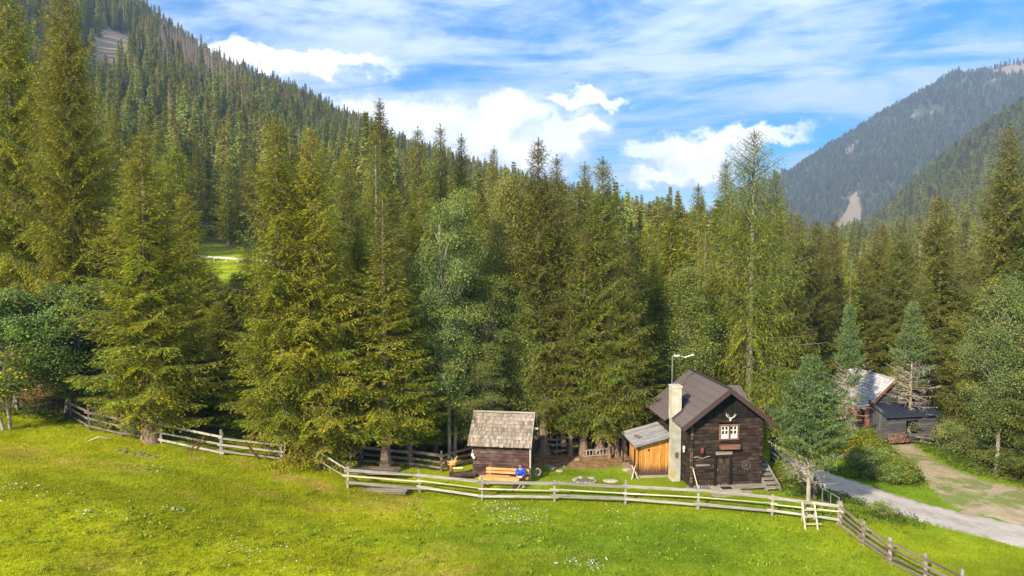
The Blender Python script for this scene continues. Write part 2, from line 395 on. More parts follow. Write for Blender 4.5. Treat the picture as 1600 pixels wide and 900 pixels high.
c = g.mix(g.ramp(n, .35, .65), (.50,.47,.37), (.34,.32,.25))
c = g.mix(g.m('MULTIPLY', g.ramp(spz.outputs[2], 1.0, 0.3), g.ramp(n, .46, .58)), c, (.50,.33,.08))
M['plaster_low'] = finish(m, g, c, .9, .1, bump=n, bstr=.3)
M['white'] = plain('white_paint', (.75,.72,.68), .5)
M['glass'] = plain('window_glass', (.02,.024,.03), .08, .6)
M['redtrim'] = wood('red_window_wood', (.14,.055,.035), (.28,.13,.09))
M['bone'] = plain('bleached_bone', (.70,.66,.58), .6)
M['iron'] = plain('dark_iron', (.03,.03,.03), .5)
M['galv'] = plain('galvanised_steel', (.36,.40,.43), .4, .5, .6)
M['stone'] = plain('pale_stone', (.33,.27,.20), .9, .1, var=.45, scale=5)
M['stonedark'] = plain('grey_stone', (.17,.15,.13), .9, .1, var=.35, scale=6)
M['skin'] = plain('skin', (.55,.30,.20), .5)
M['blue'] = plain('blue_cloth', (.015,.08,.62), .8, .1)
M['darkcloth'] = plain('dark_patterned_cloth', (.055,.04,.06), .85, .1, var=.5, scale=30)
M['hair'] = plain('brown_hair', (.06,.03,.015), .7)
M['shoe'] = plain('grey_shoe', (.35,.36,.40), .6)
M['tuft'] = plain('orange_paint', (.6,.22,.06), .6)

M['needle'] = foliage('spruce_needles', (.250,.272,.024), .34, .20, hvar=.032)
M['needle_cool'] = foliage('dark_spruce_needles', (.168,.190,.030), .32, .20, hvar=.03)  # darkened needle colour: dark spruces, and shade painted into the right-hand trees
M['alder_cool'] = foliage('shaded_alder_leaves', (.20,.25,.07), .3)  # alder leaf colour darkened to stand in for shade at the right
M['needle_far'] = foliage('distant_needles', (.29,.31,.06), .3, .38, .055)
M['larch'] = foliage('larch_needles', (.26,.29,.04), .4)
M['pine'] = foliage('stone_pine_needles', (.140,.205,.072), .2, .08)
M['maple'] = foliage('maple_leaves', (.21,.29,.07), .3)
M['alder'] = foliage('alder_leaves', (.24,.29,.075), .3)
M['birch'] = foliage('birch_leaves', (.29,.32,.07), .35)
M['shrubleaf'] = foliage('shrub_leaves', (.20,.24,.022), .3)
M['grass'] = foliage('grass_blades', (1,1,1), .35, 0.0, 0.0)
M['far_dead'] = plain('bare_dead_trees', (.34,.25,.18), .9, .1)

# ground
def grass_color(X, Y):
    n1 = fbm(X/5, Y/2.2, 21); n2 = fbm(X/1.1, Y/.7, 22, 3); n3 = fbm(X/9+5, Y/5, 23)
    yel = np.clip(sstep(8, -12, X)*.85 + (n3-.5)*1.5 + .15, 0, 1)
    dry = sstep(.60, .74, n1*.75+n2*.25)*sstep(8, -2, X)
    g0 = np.array([.19,.28,.018]); g1 = np.array([.41,.42,.014]); g2 = np.array([.50,.35,.10])
    c = g0*(1-yel[...,None]) + g1*yel[...,None]
    c = c*(1-.45*dry[...,None]) + g2*.45*dry[...,None]
    # bank of dry grass below the left fence
    bnk = np.exp(-((X+13-(Y-35.2)*1.2)/6)**2)*np.exp(-((Y-35.3)/.7)**2)*sstep(.42,.6,n2)
    c = c*(1-.7*bnk[...,None]) + np.array([.48,.32,.10])*.7*bnk[...,None]
    v = .72+.40*n2+.18*fbm(X/.5, Y/.35, 61, 2)
    dk = sstep(.52,.7,fbm(X/7+31,Y/3+2,29)); v = v*(1-.22*dk)
    return c*v[...,None]
m, g = new_mat('ground'); geo = g.new('ShaderNodeNewGeometry'); pos = geo.outputs['Position']
n = g.noise(pos, 2.2, 6, .65); nb = g.noise(pos, .35, 4, .6); nf = g.noise(pos, 11, 4, .7)
z = g.attr('zone'); zs = g.new('ShaderNodeSeparateColor'); g.l.new(z, zs.inputs[0])
gc = g.mix(1.0, g.attr('Col'), g.mix(g.ramp(nf, .3, .7), (.72,.72,.72), (1.2,1.2,1.2)), 'MULTIPLY')
litter = g.mix(g.ramp(n, .35, .65), (.17,.095,.045), (.38,.215,.11))
litter = g.mix(g.ramp(nf, .5, .75), litter, (.10,.10,.02))
rock = g.mix(g.ramp(nb, .3, .7), (.46,.30,.16), (.30,.27,.21))
e = g.m('ADD', g.m('MULTIPLY', g.m('SUBTRACT', n, .5), .9), zs.outputs[0])
c = g.mix(g.ramp(e, .38, .62), gc, litter)
e2 = g.m('ADD', g.m('MULTIPLY', g.m('SUBTRACT', nb, .5), .8), zs.outputs[1])
c = g.mix(g.ramp(e2, .4, .6), c, rock)
M['ground'] = finish(m, g, c, .95, .05, bump=g.m('ADD', n, g.m('MULTIPLY', nf, .4)), bstr=.6, bdist=.08)
m, g = new_mat('gravel_road'); geo = g.new('ShaderNodeNewGeometry'); pos = geo.outputs['Position']
n = g.noise(pos, 1.2, 6, .7); nf = g.noise(pos, 18, 4, .7)
c = g.mix(g.ramp(n, .3, .7), (.36,.30,.25), (.50,.44,.375)); c = g.mix(g.ramp(nf, .45, .8), c, (.26,.22,.18))
sg = g.new('ShaderNodeSeparateXYZ'); g.l.new(g.attr('grain','Vector'), sg.inputs[0])
wv = g.m('MULTIPLY', g.m('COSINE', g.m('MULTIPLY', g.m('ADD', sg.outputs[0], g.m('MULTIPLY', n, .06)), 12.566)), -.5)
c = g.mix(g.m('MULTIPLY', g.ramp(g.m('ADD', wv, g.m('MULTIPLY', n, .8)), .1, .8), .40), c, (.55,.485,.41))
edge = g.m('ADD', g.m('ABSOLUTE', g.m('SUBTRACT', sg.outputs[0], .5)), g.m('MULTIPLY', g.m('SUBTRACT', g.noise(pos, 3.0, 5, .7), .5), .35))
c = g.mix(g.ramp(edge, .40, .5), c, (.20,.22,.05))
M['road'] = finish(m, g, c, .95, .05, bump=nf, bstr=.5)
m, g = new_mat('sandy_gravel'); geo = g.new('ShaderNodeNewGeometry'); pos = geo.outputs['Position']
n = g.noise(pos, .8, 6, .7); nf = g.noise(pos, 14, 4, .7); n3 = g.noise(pos, .5, 5, .7, .5)
c = g.mix(g.ramp(n, .3, .7), (.34,.25,.15), (.50,.40,.26)); c = g.mix(g.ramp(nf, .45, .8), c, (.22,.17,.11))
c = g.mix(g.m('MULTIPLY', g.ramp(n3, .48, .6), .8), c, (.15,.20,.03))
M['drive'] = finish(m, g, c, .95, .05, bump=nf, bstr=.5)

# ------------------------------------------------------------------ terrain
ys = np.concatenate([np.linspace(-30, 14, 12), np.arange(15, 60, .28), 60*np.exp(np.linspace(.006, math.log(5200/60), 330))])
us = np.linspace(-1, 1, 420); us = np.sign(us)*np.abs(us)**1.15
W = np.where(ys < 40, 40*1.5, ys*1.5)
XX = us[None, :]*W[:, None]; YY = np.repeat(ys[:, None], len(us), 1)
ZZ = gz(XX, YY)
cc = grass_color(XX, YY)
PXg, PYg = proj(XX, np.maximum(YY, 5), ZZ)
def clear_masks(PX, Y):
    """bare or open ground: 1 inside; on world azimuth and distance"""
    c1 = np.exp(-(((PX-188-(Y-440)*.25)/34)**2 + ((Y-440)/75)**2)**2)
    c2 = np.exp(-(((PX-1322-(Y-1900)*.10)/(19-(Y-1900).clip(-150,150)*.06))**2 + ((Y-1900)/150)**2)**2)
    c3 = np.exp(-(((PX-1640)/140)**2 + ((Y-2540)/170)**2)**2)
    mead = np.exp(-(((PX-355)/80)**2 + ((Y-92)/42)**2)**2)
    q = .1+1.8*fbm(PX/7, Y/24, 71, 4); c1, c2, c3 = np.clip(c1*q*1.1,0,1), np.clip(c2*q*1.1,0,1), np.clip(c3*q,0,1)
    return c1, c2, c3, mead
c1, c2, c3, mead = clear_masks(800+F*XX/np.maximum(YY, 41), YY)
forest = sstep(44, 50, YY + 4*(fbm(XX/5, YY/5, 31)-.5)*2 - 2*sstep(-8,-20,XX)*0)
leftline = sstep(37.2+0*XX, 40.5, YY + (fbm(XX/3, YY/3, 33)-.5)*4)*sstep(-7.5, -10, XX)
forest = np.maximum(forest, leftline)
yard = np.exp(-(((XX-4.6)/4.0)**2 + ((YY-43.3)/2.7)**2)**2)*.95
rightopen = sstep(17, 19, XX)*sstep(62, 55, YY)
forest = np.maximum(forest*(1-rightopen), yard)*(1-np.clip(mead*1.6,0,1))
for hx, hy, hr in ((-17.0,36.6,1.3),(-12.6,38.1,1.4),(-10.6,38.2,1.3),(-23.8,39.5,1.6),(1.6,42.2,1.4)):
    forest = np.maximum(forest, .75*np.exp(-(((XX-hx)**2+(YY-hy)**2)/hr**2)))
rk = np.clip(c1*1.2 + c2*1.2 + c3*1.2 + .55*sstep(.64,.76,fbm(XX/120,YY/120,50))*sstep(700,1200,YY), 0, 1)
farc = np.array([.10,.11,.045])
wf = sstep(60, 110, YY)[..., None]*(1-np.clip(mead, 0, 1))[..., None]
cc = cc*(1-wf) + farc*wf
brn_ = np.exp(-(((800+F*XX/np.maximum(YY,41)-322)/95)**2 + ((YY-545)/165)**2)**2)[...,None]
cc = cc*(1-brn_) + np.array([.20,.145,.10])*brn_
cc = cc*(1-mead[...,None]) + np.array([.36,.42,.02])*mead[...,None]
R_, K_ = XX.shape
idx = np.arange(R_*K_).reshape(R_, K_)
quads = np.stack([idx[:-1,:-1], idx[:-1,1:], idx[1:,1:], idx[1:,:-1]], -1).reshape(-1, 4)
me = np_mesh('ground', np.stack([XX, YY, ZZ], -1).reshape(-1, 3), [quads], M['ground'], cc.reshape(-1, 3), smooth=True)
za = np.stack([forest*sstep(200,80,YY)+0*XX, rk, mead, np.ones_like(XX)], -1).astype(np.float32)
a = me.attributes.new('zone', 'FLOAT_COLOR', 'POINT'); a.data.foreach_set('color', np.ascontiguousarray(za).ravel())
tag(link('ground', me), kind='structure')

def strip(name, L, R_, mat, off, sub=10, jit=.12, seed=0):
    """a road sheet draped on the ground between two edges"""
    rr = np.random.RandomState(seed); n = len(L)
    def dense(P):
        t = np.linspace(0, n-1, (n-1)*sub+1); a = np.array([[p.x, p.y] for p in P]); return np.stack([np.interp(t, range(n), a[:,0]), np.interp(t, range(n), a[:,1])], 1)
    Ld, Rd = dense(L), dense(R_); Kc = 14; V = []
    for i in range(len(Ld)):
        a = Ld[i]+(Ld[i]-Rd[i])*rr.uniform(-1, 1)*jit*.3; b = Rd[i]+(Rd[i]-Ld[i])*rr.uniform(-1, 1)*jit*.3
        for k2 in range(Kc):
            s = k2/(Kc-1); p = a*(1-s)+b*s; e = min(s, 1-s)
            V.append((p[0], p[1], float(gz(p[0], p[1]))+(off if e > 0 else -.03)))
    idx = np.arange(len(V)).reshape(len(Ld), Kc)
    gr = np.stack([np.tile(np.linspace(0,1,Kc), len(Ld)), np.repeat(np.arange(len(Ld))*.3, Kc), np.zeros(len(V))], 1)
    q = np.stack([idx[:-1,:-1], idx[:-1,1:], idx[1:,1:], idx[1:,:-1]], -1).reshape(-1, 4)
    nrm = np.cross(np.array(V[q[0][1]])-np.array(V[q[0][0]]), np.array(V[q[0][2]])-np.array(V[q[0][0]]))
    if nrm[2] < 0: q = q[:, ::-1]
    o = link(name, np_mesh(name, np.array(V), [q], mat, smooth=True, grain=gr)); return tag(o, kind='structure')
E = lambda pts: [gp(*p) for p in pts]
strip('gravel_road', E([(1205,712),(1240,740),(1290,765),(1340,785),(1400,805),(1450,820),(1500,833),(1600,858),(1720,885)]),
      E([(1212,703),(1250,722),(1290,737),(1340,752),(1400,773),(1450,788),(1500,799),(1600,820),(1720,843)]), M['road'], .05, seed=1)
strip('gravel_drive', E([(1388,694),(1402,710),(1426,735),(1452,762),(1474,784),(1500,800),(1600,822),(1720,846)]),
      E([(1430,694),(1445,707),(1468,721),(1500,736),(1540,749),(1575,757),(1620,767),(1720,785)]), M['drive'], .035, seed=2, jit=.2)
strip('back_lane', E([(1458,664),(1500,682),(1540,702),(1600,730),(1720,770)]),
      E([(1472,652),(1510,664),(1560,680),(1600,698),(1720,735)]), M['road'], .04, seed=3)

# far peak beyond the valley
rr = np.random.RandomState(5); xs = np.linspace(-300, 1800, 90); dd = np.linspace(0, 1, 14); V = []
prof = lambda x: 0.052*np.exp(-np.abs((x-640)/150)**1.3)+.040*np.exp(-np.abs((x-850)/130)**1.3)+.015*np.exp(-((x-700)/500)**2)+.01
for d in dd:
    y = 4550+500*d
    zz = (prof(xs)*4500*(1-abs(d-.4)*1.3) + 60*(fbm(xs/90, np.full_like(xs, y/90), 4)-.5)*2)
    V.append(np.stack([xs*.9+40*d, np.full_like(xs, y), np.maximum(zz, -20)+HC], -1))
V = np.array(V); idx = np.arange(V.shape[0]*V.shape[1]).reshape(V.shape[:2])
q = np.stack([idx[:-1,:-1], idx[:-1,1:], idx[1:,1:], idx[1:,:-1]], -1).reshape(-1, 4)
M['farrock'] = plain('bare_mountain_rock', (.27,.26,.25), .9, .1, var=.3, scale=.01)
tag(link('distant_mountain', np_mesh('distant_mountain', V.reshape(-1,3), [q], M['farrock'])), kind='structure')

# ------------------------------------------------------------------ trees
def norm(a): return a/np.maximum(np.linalg.norm(a, axis=-1, keepdims=True), 1e-9)
def sprays(P, Dv, S, l, w):
    """flat pointed sprays: base, two shoulders, tip"""
    P2_ = P + Dv*(l*.45)[:, None]
    v = np.stack([P, P2_+S*(w/2)[:, None], P+Dv*l[:, None], P2_-S*(w/2)[:, None]], 1)
    return v.reshape(-1, 3)
def np_tube(pts, rad, n=4):
    pts = np.asarray(pts, float); rad = np.asarray(rad, float); m = len(pts)
    d = norm(np.gradient(pts, axis=0)); up = np.tile([0,0,1.], (m,1)); up[np.abs(d[:,2]) > .9] = [1,0,0]
    x = norm(np.cross(d, up)); y = np.cross(x, d)
    a = 2*np.pi*np.arange(n)/n
    v = pts[:,None]+rad[:,None,None]*(x[:,None]*np.cos(a)[None,:,None]+y[:,None]*np.sin(a)[None,:,None])
    i = np.arange(m-1)[:,None]*n; k_ = np.arange(n)[None]; k2 = (k_+1) % n
    f = np.stack([i+k_, i+k2, i+n+k2, i+n+k_], -1).reshape(-1, 4)
    return v.reshape(-1,3), f
class Wood:
    def __init__(s): s.v=[]; s.f=[]; s.c=[]; s.n=0
    def add(s, v, f, c=1.0):
        s.v.append(v); s.f.append(f+s.n); s.n += len(v); s.c.append(np.full((len(v),3), c) if np.isscalar(c) else np.tile(c, (len(v),1)))
    def mesh(s, name, mat): return np_mesh(name, np.concatenate(s.v), [np.concatenate(s.f)], mat, np.concatenate(s.c), smooth=True)

def conifer(seed, H, R, base=.08, tw=.105, spc=.072, sl=.20, sw=.050, hang=.45, whorl=.52, per=8, shape=.72, low=(-.42, .65), curl=.3,
            cones=0, deadlow=0.0, tipc=1.45, tufty=False, gaps=.12, trunk_r=None, lean=.0, woodvis=1.0, twl=.40, double=0, widest=.12):
    r = np.random.RandomState(seed); wd = Wood(); trunk = Wood(); FV = []; FC = []
    tr = trunk_r or H*.0115+.05
    n = 14; zt = np.linspace(-.25, H, n); bend = np.stack([np.sin(zt/H*2.2+seed)*lean, np.cos(zt/H*1.7+seed)*lean], 1)
    rad = tr*(1-zt.clip(0)/H)**.85+.012; rad[0] *= 1.6; rad[1] *= 1.02
    v, f = np_tube(np.c_[bend, zt], rad, 9); trunk.add(v, f)
    if double:
        v, f = np_tube(np.c_[bend+np.array([double, .1]), zt*.9], rad*.75, 8); trunk.add(v, f)
    z = base*H; zs_ = []
    while z < H*.985:
        for _ in range(max(2, int(per*r.uniform(.75, 1.25)))): zs_.append(z+r.uniform(-.12, .12))
        t = (z-base*H)/(H*(1-base)); z += whorl*r.uniform(.8, 1.2)*(1-.45*t)
    zs_ = np.array(zs_); az0 = r.uniform(0, 2*np.pi)
    sect = r.uniform(.8, 1.15, 12)                       # lopsided crown
    for i, zb in enumerate(zs_):
        t = np.clip((zb-base*H)/(H*(1-base)), 0, 1); a = az0+i*2.4+r.uniform(-.4, .4)
        pr = ((1-t)/(1-widest))**shape if t > widest else .72+.28*t/widest
        pr = pr+.02
        if tufty: pr = max(.09, (1-t)**.5*(.72+.42*math.sin(min(1,t*1.25)*math.pi)))
        L = max(.18, R*pr*r.uniform(.6, 1.22)*sect[int(a/(2*np.pi)*12) % 12])
        if r.rand() < gaps: L *= r.uniform(.35, .65)
        a1 = low[0]+(low[1]-low[0])*t**1.3 + r.uniform(-.12, .12)
        s = np.linspace(0, 1, 9); rr_ = L*s*math.cos(min(1.0, abs(a1)*.7)); zz_ = L*(a1*s + curl*s*s*(1-.3*t))
        hd = np.array([math.cos(a), math.sin(a), 0]); B0 = np.array([-math.sin(a), math.cos(a), 0])
        sway = np.sin(s*2.5+r.uniform(0,6))*L*.04
        bx = np.interp(zb, zt, bend[:,0]); by = np.interp(zb, zt, bend[:,1])
        bd = r.uniform(.8,1.25); A = np.array([bx, by, zb])+rr_[:,None]*hd+zz_[:,None]*np.array([0,0,1])+sway[:,None]*B0
        br = (.008+.0085*L)*woodvis
        bv, bf = np_tube(A, br*(1-s*.85)+.003, 3); dead = deadlow > 0 and t < deadlow and r.rand() < .95
        wd.add(bv, bf, 2.0 if dead else .8)
        if dead:
            for _ in range(int(5*L)+2):
                q = r.uniform(.2, 1); p0 = np.array([np.interp(q, s, A[:,k]) for k in range(3)])
                d0 = norm(hd*.5+B0*r.choice([-1,1])*.9+np.array([0,0,r.uniform(-.6,.2)])); ll = L*.35*(1.1-q)*r.uniform(.6,1.2)
                tt = np.linspace(0,1,4); pp = p0+d0*tt[:,None]*ll+np.array([0,0,-.25])*(tt**2)[:,None]*ll
                bv, bf = np_tube(pp, .018*(1-tt*.8)+.004, 3); wd.add(bv, bf, 2.0)
            if r.rand() < .93: continue
        nt = max(5, int(L*.88/tw)); btone = r.uniform(.72, 1.25)
        bh = np.array([r.uniform(.88,1.14), 1.0, r.uniform(.7,1.3)])
        q = np.repeat(np.linspace(.10, 1.0, nt), 2); side = np.tile([1., -1.], nt); q = np.clip(q+r.uniform(-.02,.02,len(q)), .06, 1)
        Pq = np.stack([np.interp(q, s, A[:,k]) for k in range(3)], 1); Tt = norm(np.gradient(A, axis=0))
        Tq = norm(np.stack([np.interp(q, s, Tt[:,k]) for k in range(3)], 1))
        tl = (twl*L**.7*(1-q)**.6+.16)*r.uniform(.65, 1.25, len(q))
        td = norm(Tq*.6+side[:,None]*B0*.85+np.stack([0*q, 0*q, r.uniform(-.5, .12, len(q))], 1))
        tl = np.minimum(tl, L*.6+.06); ns = np.maximum(2, (tl/spc).astype(int)); ti = np.repeat(np.arange(len(q)), ns)
        loc = np.concatenate([(np.arange(m_)+.5)/m_ for m_ in ns]); x = loc*tl[ti]
        P = Pq[ti]+td[ti]*x[:,None]; P[:,2] -= hang*x*x/np.maximum(tl[ti],.3)+hang*.25*x
        N_ = len(P); s2 = r.choice([-1.,1.], N_)
        if tufty:
            d = norm(r.normal(0, 1, (N_,3))*.75+hd*.5+np.array([0,0,.55])); sl_ = sl*r.uniform(.7,1.2,N_); sw_ = sw*r.uniform(.8,1.2,N_)
            S = norm(np.cross(d, r.normal(0,1,(N_,3))))
        else:
            perp = norm(np.cross(td[ti], np.array([0,0,1.])))
            d = norm(td[ti]*.75+perp*s2[:,None]*r.uniform(.2,.9,N_)[:,None]+np.stack([r.normal(0,.12,N_), r.normal(0,.12,N_), -hang*r.uniform(.1,1.3,N_)], 1))
            sk = min(1, .45+L*.5); sl_ = sk*sl*r.uniform(.7, 1.35, N_); sw_ = sk*sw*r.uniform(.75, 1.3, N_)
            S = norm(np.cross(d, norm(np.array([0,0,1.])+r.normal(0,.55,(N_,3)))))
        FV.append(sprays(P, d, S, sl_, sw_))
        tip = sstep(.55, 1.0, loc)
        cI = btone*r.uniform(.65,1.3,N_)*(1+(tipc-1)*tip*r.uniform(.4,1,N_))
        cc_ = cI[:,None]*bh*np.stack([1+.18*tip, 1+.05*tip, 1-.15*tip], 1)
        brown = r.rand(N_) < .015; cc_[brown] = np.array([2.2,1.1,1.2])*btone
        FC.append(np.repeat(cc_, 4, 0))
        if cones and t > .5 and r.rand() < cones:
            nc = r.randint(1, 4); qc = r.uniform(.55, 1, nc); Pc = np.stack([np.interp(qc, s, A[:,k]) for k in range(3)], 1)+r.normal(0,.12,(nc,3))
            dc = norm(np.array([0,0,-1.])+r.normal(0,.15,(nc,3)))
            for ax in (np.array([1.,0,0]), np.array([0,1.,0])):
                FV.append(sprays(Pc, dc, norm(np.cross(dc, ax)), np.full(nc,.17), np.full(nc,.07)))
                FC.append(np.repeat(np.tile(np.array([2.4,1.35,2.0])*r.uniform(.7,1.2), (nc,1)), 4, 0))
    # leader
    nl = int(26*max(1,.09/spc)); zl = r.uniform(H*.955, H*1.0, nl); al = r.uniform(0, 6.28, nl)
    d = norm(np.stack([np.cos(al), np.sin(al), r.uniform(.5,1.6,nl)], 1))
    bx, by = bend[-1]
    FV.append(sprays(np.stack([0*zl+bx, 0*zl+by, zl], 1), d, norm(np.cross(d, [0,0,1.])), np.full(nl, .22), np.full(nl, .05))); FC.append(np.full((nl*4,3), 1.0))
    return trunk, wd, np.concatenate(FV), np.concatenate(FC)

def quads_of(n): return np.arange(n).reshape(-1, 4)
PROTO = {}
def make_proto(key, name, fmat, bmat, H, R, **kw):
    tr, wd, fv, fc = conifer(H=H, R=R, **kw)
    tm = tr.mesh('trunk', bmat); lm = wd.mesh('limbs', M['twig'])
    # crown = needles + the thin limbs inside them
    lv = np.concatenate(wd.v); lf = np.concatenate(wd.f); lc = np.concatenate(wd.c)
    cm = np_mesh('crown', np.concatenate([fv, lv]), [quads_of(len(fv)), lf+len(fv)], [fmat, kw.get('_lm', M['twig'])],
                 np.concatenate([fc, lc]), np.r_[np.zeros(len(fv)//4, int), np.ones(len(lf), int)])
    PROTO[key] = dict(H=H, R=R, parts=[('trunk', tm), ('crown', cm)], name=name); bpy.data.meshes.remove(lm)
def single_proto(key, name, fmat, H, R, **kw):
    tr, wd, fv, fc = conifer(H=H, R=R, **kw)
    tv = np.concatenate(tr.v); tf = np.concatenate(tr.f); tcl = np.concatenate(tr.c)
    me = np_mesh(name, np.concatenate([fv, tv]), [quads_of(len(fv)), tf+len(fv)], [fmat, M['bark']], np.concatenate([fc, tcl]),
                 np.r_[np.zeros(len(fv)//4, int), np.ones(len(tf), int)])
    PROTO[key] = dict(H=H, R=R, mesh=me, name=name)

make_proto('S1', 'spruce_tree', M['needle'], M['bark'], 20, 3.8, seed=1, base=.04, cones=.25)
make_proto('S2', 'spruce_tree', M['needle'], M['bark'], 20, 3.3, seed=2, base=.13, cones=.5, hang=.5, gaps=.2)
make_proto('S3', 'spruce_tree', M['needle'], M['bark'], 20, 2.7, seed=3, base=.17, cones=.5, tw=.12, gaps=.2, whorl=.5)
make_proto('S4', 'spruce_tree', M['needle'], M['bark'], 22, 3.9, seed=4, base=.03, cones=.6, hang=.65, low=(-.35,.55))
make_proto('S5', 'spruce_tree', M['needle'], M['bark'], 17, 2.6, seed=5, base=.16, tw=.1, hang=.3, tipc=1.7, shape=.95)
make_proto('S6', 'spruce_tree', M['needle'], M['bark'], 20, 3.0, seed=6, base=.11, double=.35, cones=.4, gaps=.16)
make_proto('L1', 'larch_tree', M['larch'], M['bark_pale'], 20, 3.7, seed=11, base=.10, tw=.16, spc=.10, sl=.27, sw=.033, hang=1.0, whorl=.50, per=6,
           low=(-.30,.75), curl=.22, gaps=.12, woodvis=1.7, shape=.62, trunk_r=.22, tipc=1.2, twl=.55)
make_proto('L2', 'larch_tree', M['larch'], M['bark_pale'], 18, 2.6, seed=12, base=.10, tw=.13, spc=.09, sl=.24, sw=.04, hang=.9, whorl=.45, per=6,
           low=(-.2,.8), curl=.2, gaps=.1, shape=.7, tipc=1.2)
make_proto('P1', 'stone_pine', M['pine'], M['bark_pale'], 8.5, 2.3, seed=21, base=.23, tw=.10, spc=.03, sl=.19, sw=.045, hang=.12, whorl=.30, per=8, twl=.5,
           low=(.05,.9), curl=.25, tufty=True, deadlow=.22, tipc=1.1, gaps=.05, trunk_r=.12)
make_proto('P2', 'stone_pine', M['pine'], M['bark_pale'], 11.5, 2.3, seed=22, base=.10, tw=.11, spc=.035, sl=.19, sw=.045, hang=.15, whorl=.36, per=8, twl=.45,
           low=(-.25,.8), curl=.2, tufty=True, deadlow=.52, tipc=1.1, gaps=.05, trunk_r=.14, woodvis=.9)
for i in range(4):
    single_proto('M%d' % i, 'spruce_tree', M['needle'], 20, (2.9, 2.5, 3.2, 2.7)[i], seed=31+i, base=(.06,.16,.1,.22)[i], tw=.22, spc=.17, sl=.38, sw=.13, whorl=.6, per=6, gaps=.15)
single_proto('ML', 'larch_tree', M['larch'], 19, 2.9, seed=38, base=.1, tw=.26, spc=.2, sl=.42, sw=.08, whorl=.7, per=4, hang=.9, low=(-.2,.8))
for i in range(4):
    single_proto('F%d' % i, 'forest_spruce', M['needle_far'], 24, (2.8, 2.3, 3.1, 2.5)[i], seed=41+i, base=.05, tw=.6, spc=.5, sl=.85, sw=.34, whorl=1.1, per=5, shape=.9, gaps=.1, tipc=1.2)
for i in range(3):
    single_proto('G%d' % i, 'forest_spruce', M['needle_far'], 24, (3.4, 3.0, 3.8)[i], seed=51+i, base=.04, tw=1.6, spc=1.2, sl=1.7, sw=.9, whorl=2.0, per=4, shape=.9, gaps=.05, tipc=1.1)

# ---- broad-leaved trees
def broadleaf(seed, H, R, trunk_h, n_cl=60, per=350, leaf=.10, cl=(.75,.45), droop=0.0, trunks=1, tr=.13, spread=.25, bottom=.3, yellow=.08, cone=.0):
    r = np.random.RandomState(seed); tk = Wood(); br = Wood(); FV = []; FC = []
    stems = []
    for k_ in range(trunks):
        a = r.uniform(0,6.28); off = np.array([math.cos(a), math.sin(a), 0])*(.15 if trunks > 1 else 0)
        lean = np.array([math.cos(a), math.sin(a), 0])*(spread*(trunks > 1)+.04)
        tt = np.linspace(0, 1, 10); hh = H*.9*r.uniform(.85,1)
        pts = off+np.array([0,0,1.])*(tt*hh)[:,None]+lean*(tt*hh)[:,None]*.5+np.stack([np.sin(tt*5+k_)*.12, np.cos(tt*4+k_)*.12, 0*tt], 1)
        pts[0,2] = -.25
        v, f = np_tube(pts, tr*(1-tt*.9)+.01, 8); tk.add(v, f); stems.append(pts)
    for c_ in range(n_cl):
        while True:
            p = r.uniform(-1, 1, 3)
            if .3 < np.linalg.norm(p) < 1: break
        p = p/np.linalg.norm(p)*np.linalg.norm(p)**.6
        z0 = H*bottom; zz = z0+(p[2]+1)/2*(H-z0)
        fr = (zz-z0)/(H-z0); taper = 1-cone*fr
        ce = np.array([p[0]*R*taper, p[1]*R*taper, zz]); st = stems[c_ % len(stems)]
        ce[:2] += np.array([np.interp(zz, st[:,2], st[:,0]), np.interp(zz, st[:,2], st[:,1])])
        zs0 = min(max(trunk_h, zz-R*r.uniform(.4,1.0)), st[-1,2]); s0 = np.array([np.interp(zs0, st[:,2], st[:,0]), np.interp(zs0, st[:,2], st[:,1]), zs0])
        tt = np.linspace(0, 1, 6); mid = (s0+ce)/2+np.array([0,0,.3*R*.3]); pts = s0*((1-tt)**2)[:,None]+mid*(2*tt*(1-tt))[:,None]+ce*(tt**2)[:,None]
        v, f = np_tube(pts, tr*.32*(1-tt*.8)+.006, 4); br.add(v, f, 1.0)
        n_ = int(per*r.uniform(.6,1.3)); q = r.normal(0, .5, (n_,3)); rad = cl[0]*r.uniform(.7,1.25)
        P = ce+q*np.array([rad, rad, cl[1]*r.uniform(.7,1.2)]); rr_ = np.linalg.norm(q[:,:2], axis=1)
        P[:,2] -= (rr_**2)*(.25+droop)*rad
        if droop: P[:,2] -= r.rand(n_)**2*droop*1.6
        d = norm(r.normal(0,1,(n_,3))*np.array([1,1,.5])+np.array([0,0,-.25-droop])); S = norm(np.cross(d, norm(r.normal(0,.6,(n_,3))+np.array([0,-.3,1]))))
        ll = leaf*r.uniform(.7,1.4,n_); FV.append(sprays(P, d, S, ll, ll*.8))
        bt = r.uniform(.75,1.22)
        cI = bt*r.uniform(.7,1.3,n_)[:,None]*np.array([1,1,1.])*np.array([r.uniform(.9,1.15),1,r.uniform(.8,1.2)])
        ye = r.rand(n_) < yellow*(2.5 if r.rand() < .3 else .4); cI[ye] *= np.array([2.4,1.5,.6])
        FC.append(np.repeat(cI, 4, 0))
    return tk, br, np.concatenate(FV), np.concatenate(FC)
def make_broad(key, name, fmat, bmat, H, R, **kw):
    tk, br, fv, fc = broadleaf(H=H, R=R, **kw)
    lv = np.concatenate(br.v); lf = np.concatenate(br.f); lc = np.concatenate(br.c)
    tm = tk.mesh('trunk', bmat)
    cm = np_mesh('crown', np.concatenate([fv, lv]), [quads_of(len(fv)), lf+len(fv)], [fmat, bmat], np.concatenate([fc, lc]),
                 np.r_[np.zeros(len(fv)//4, int), np.ones(len(lf), int)])
    PROTO[key] = dict(H=H, R=R, parts=[('trunk', tm), ('crown', cm)], name=name)
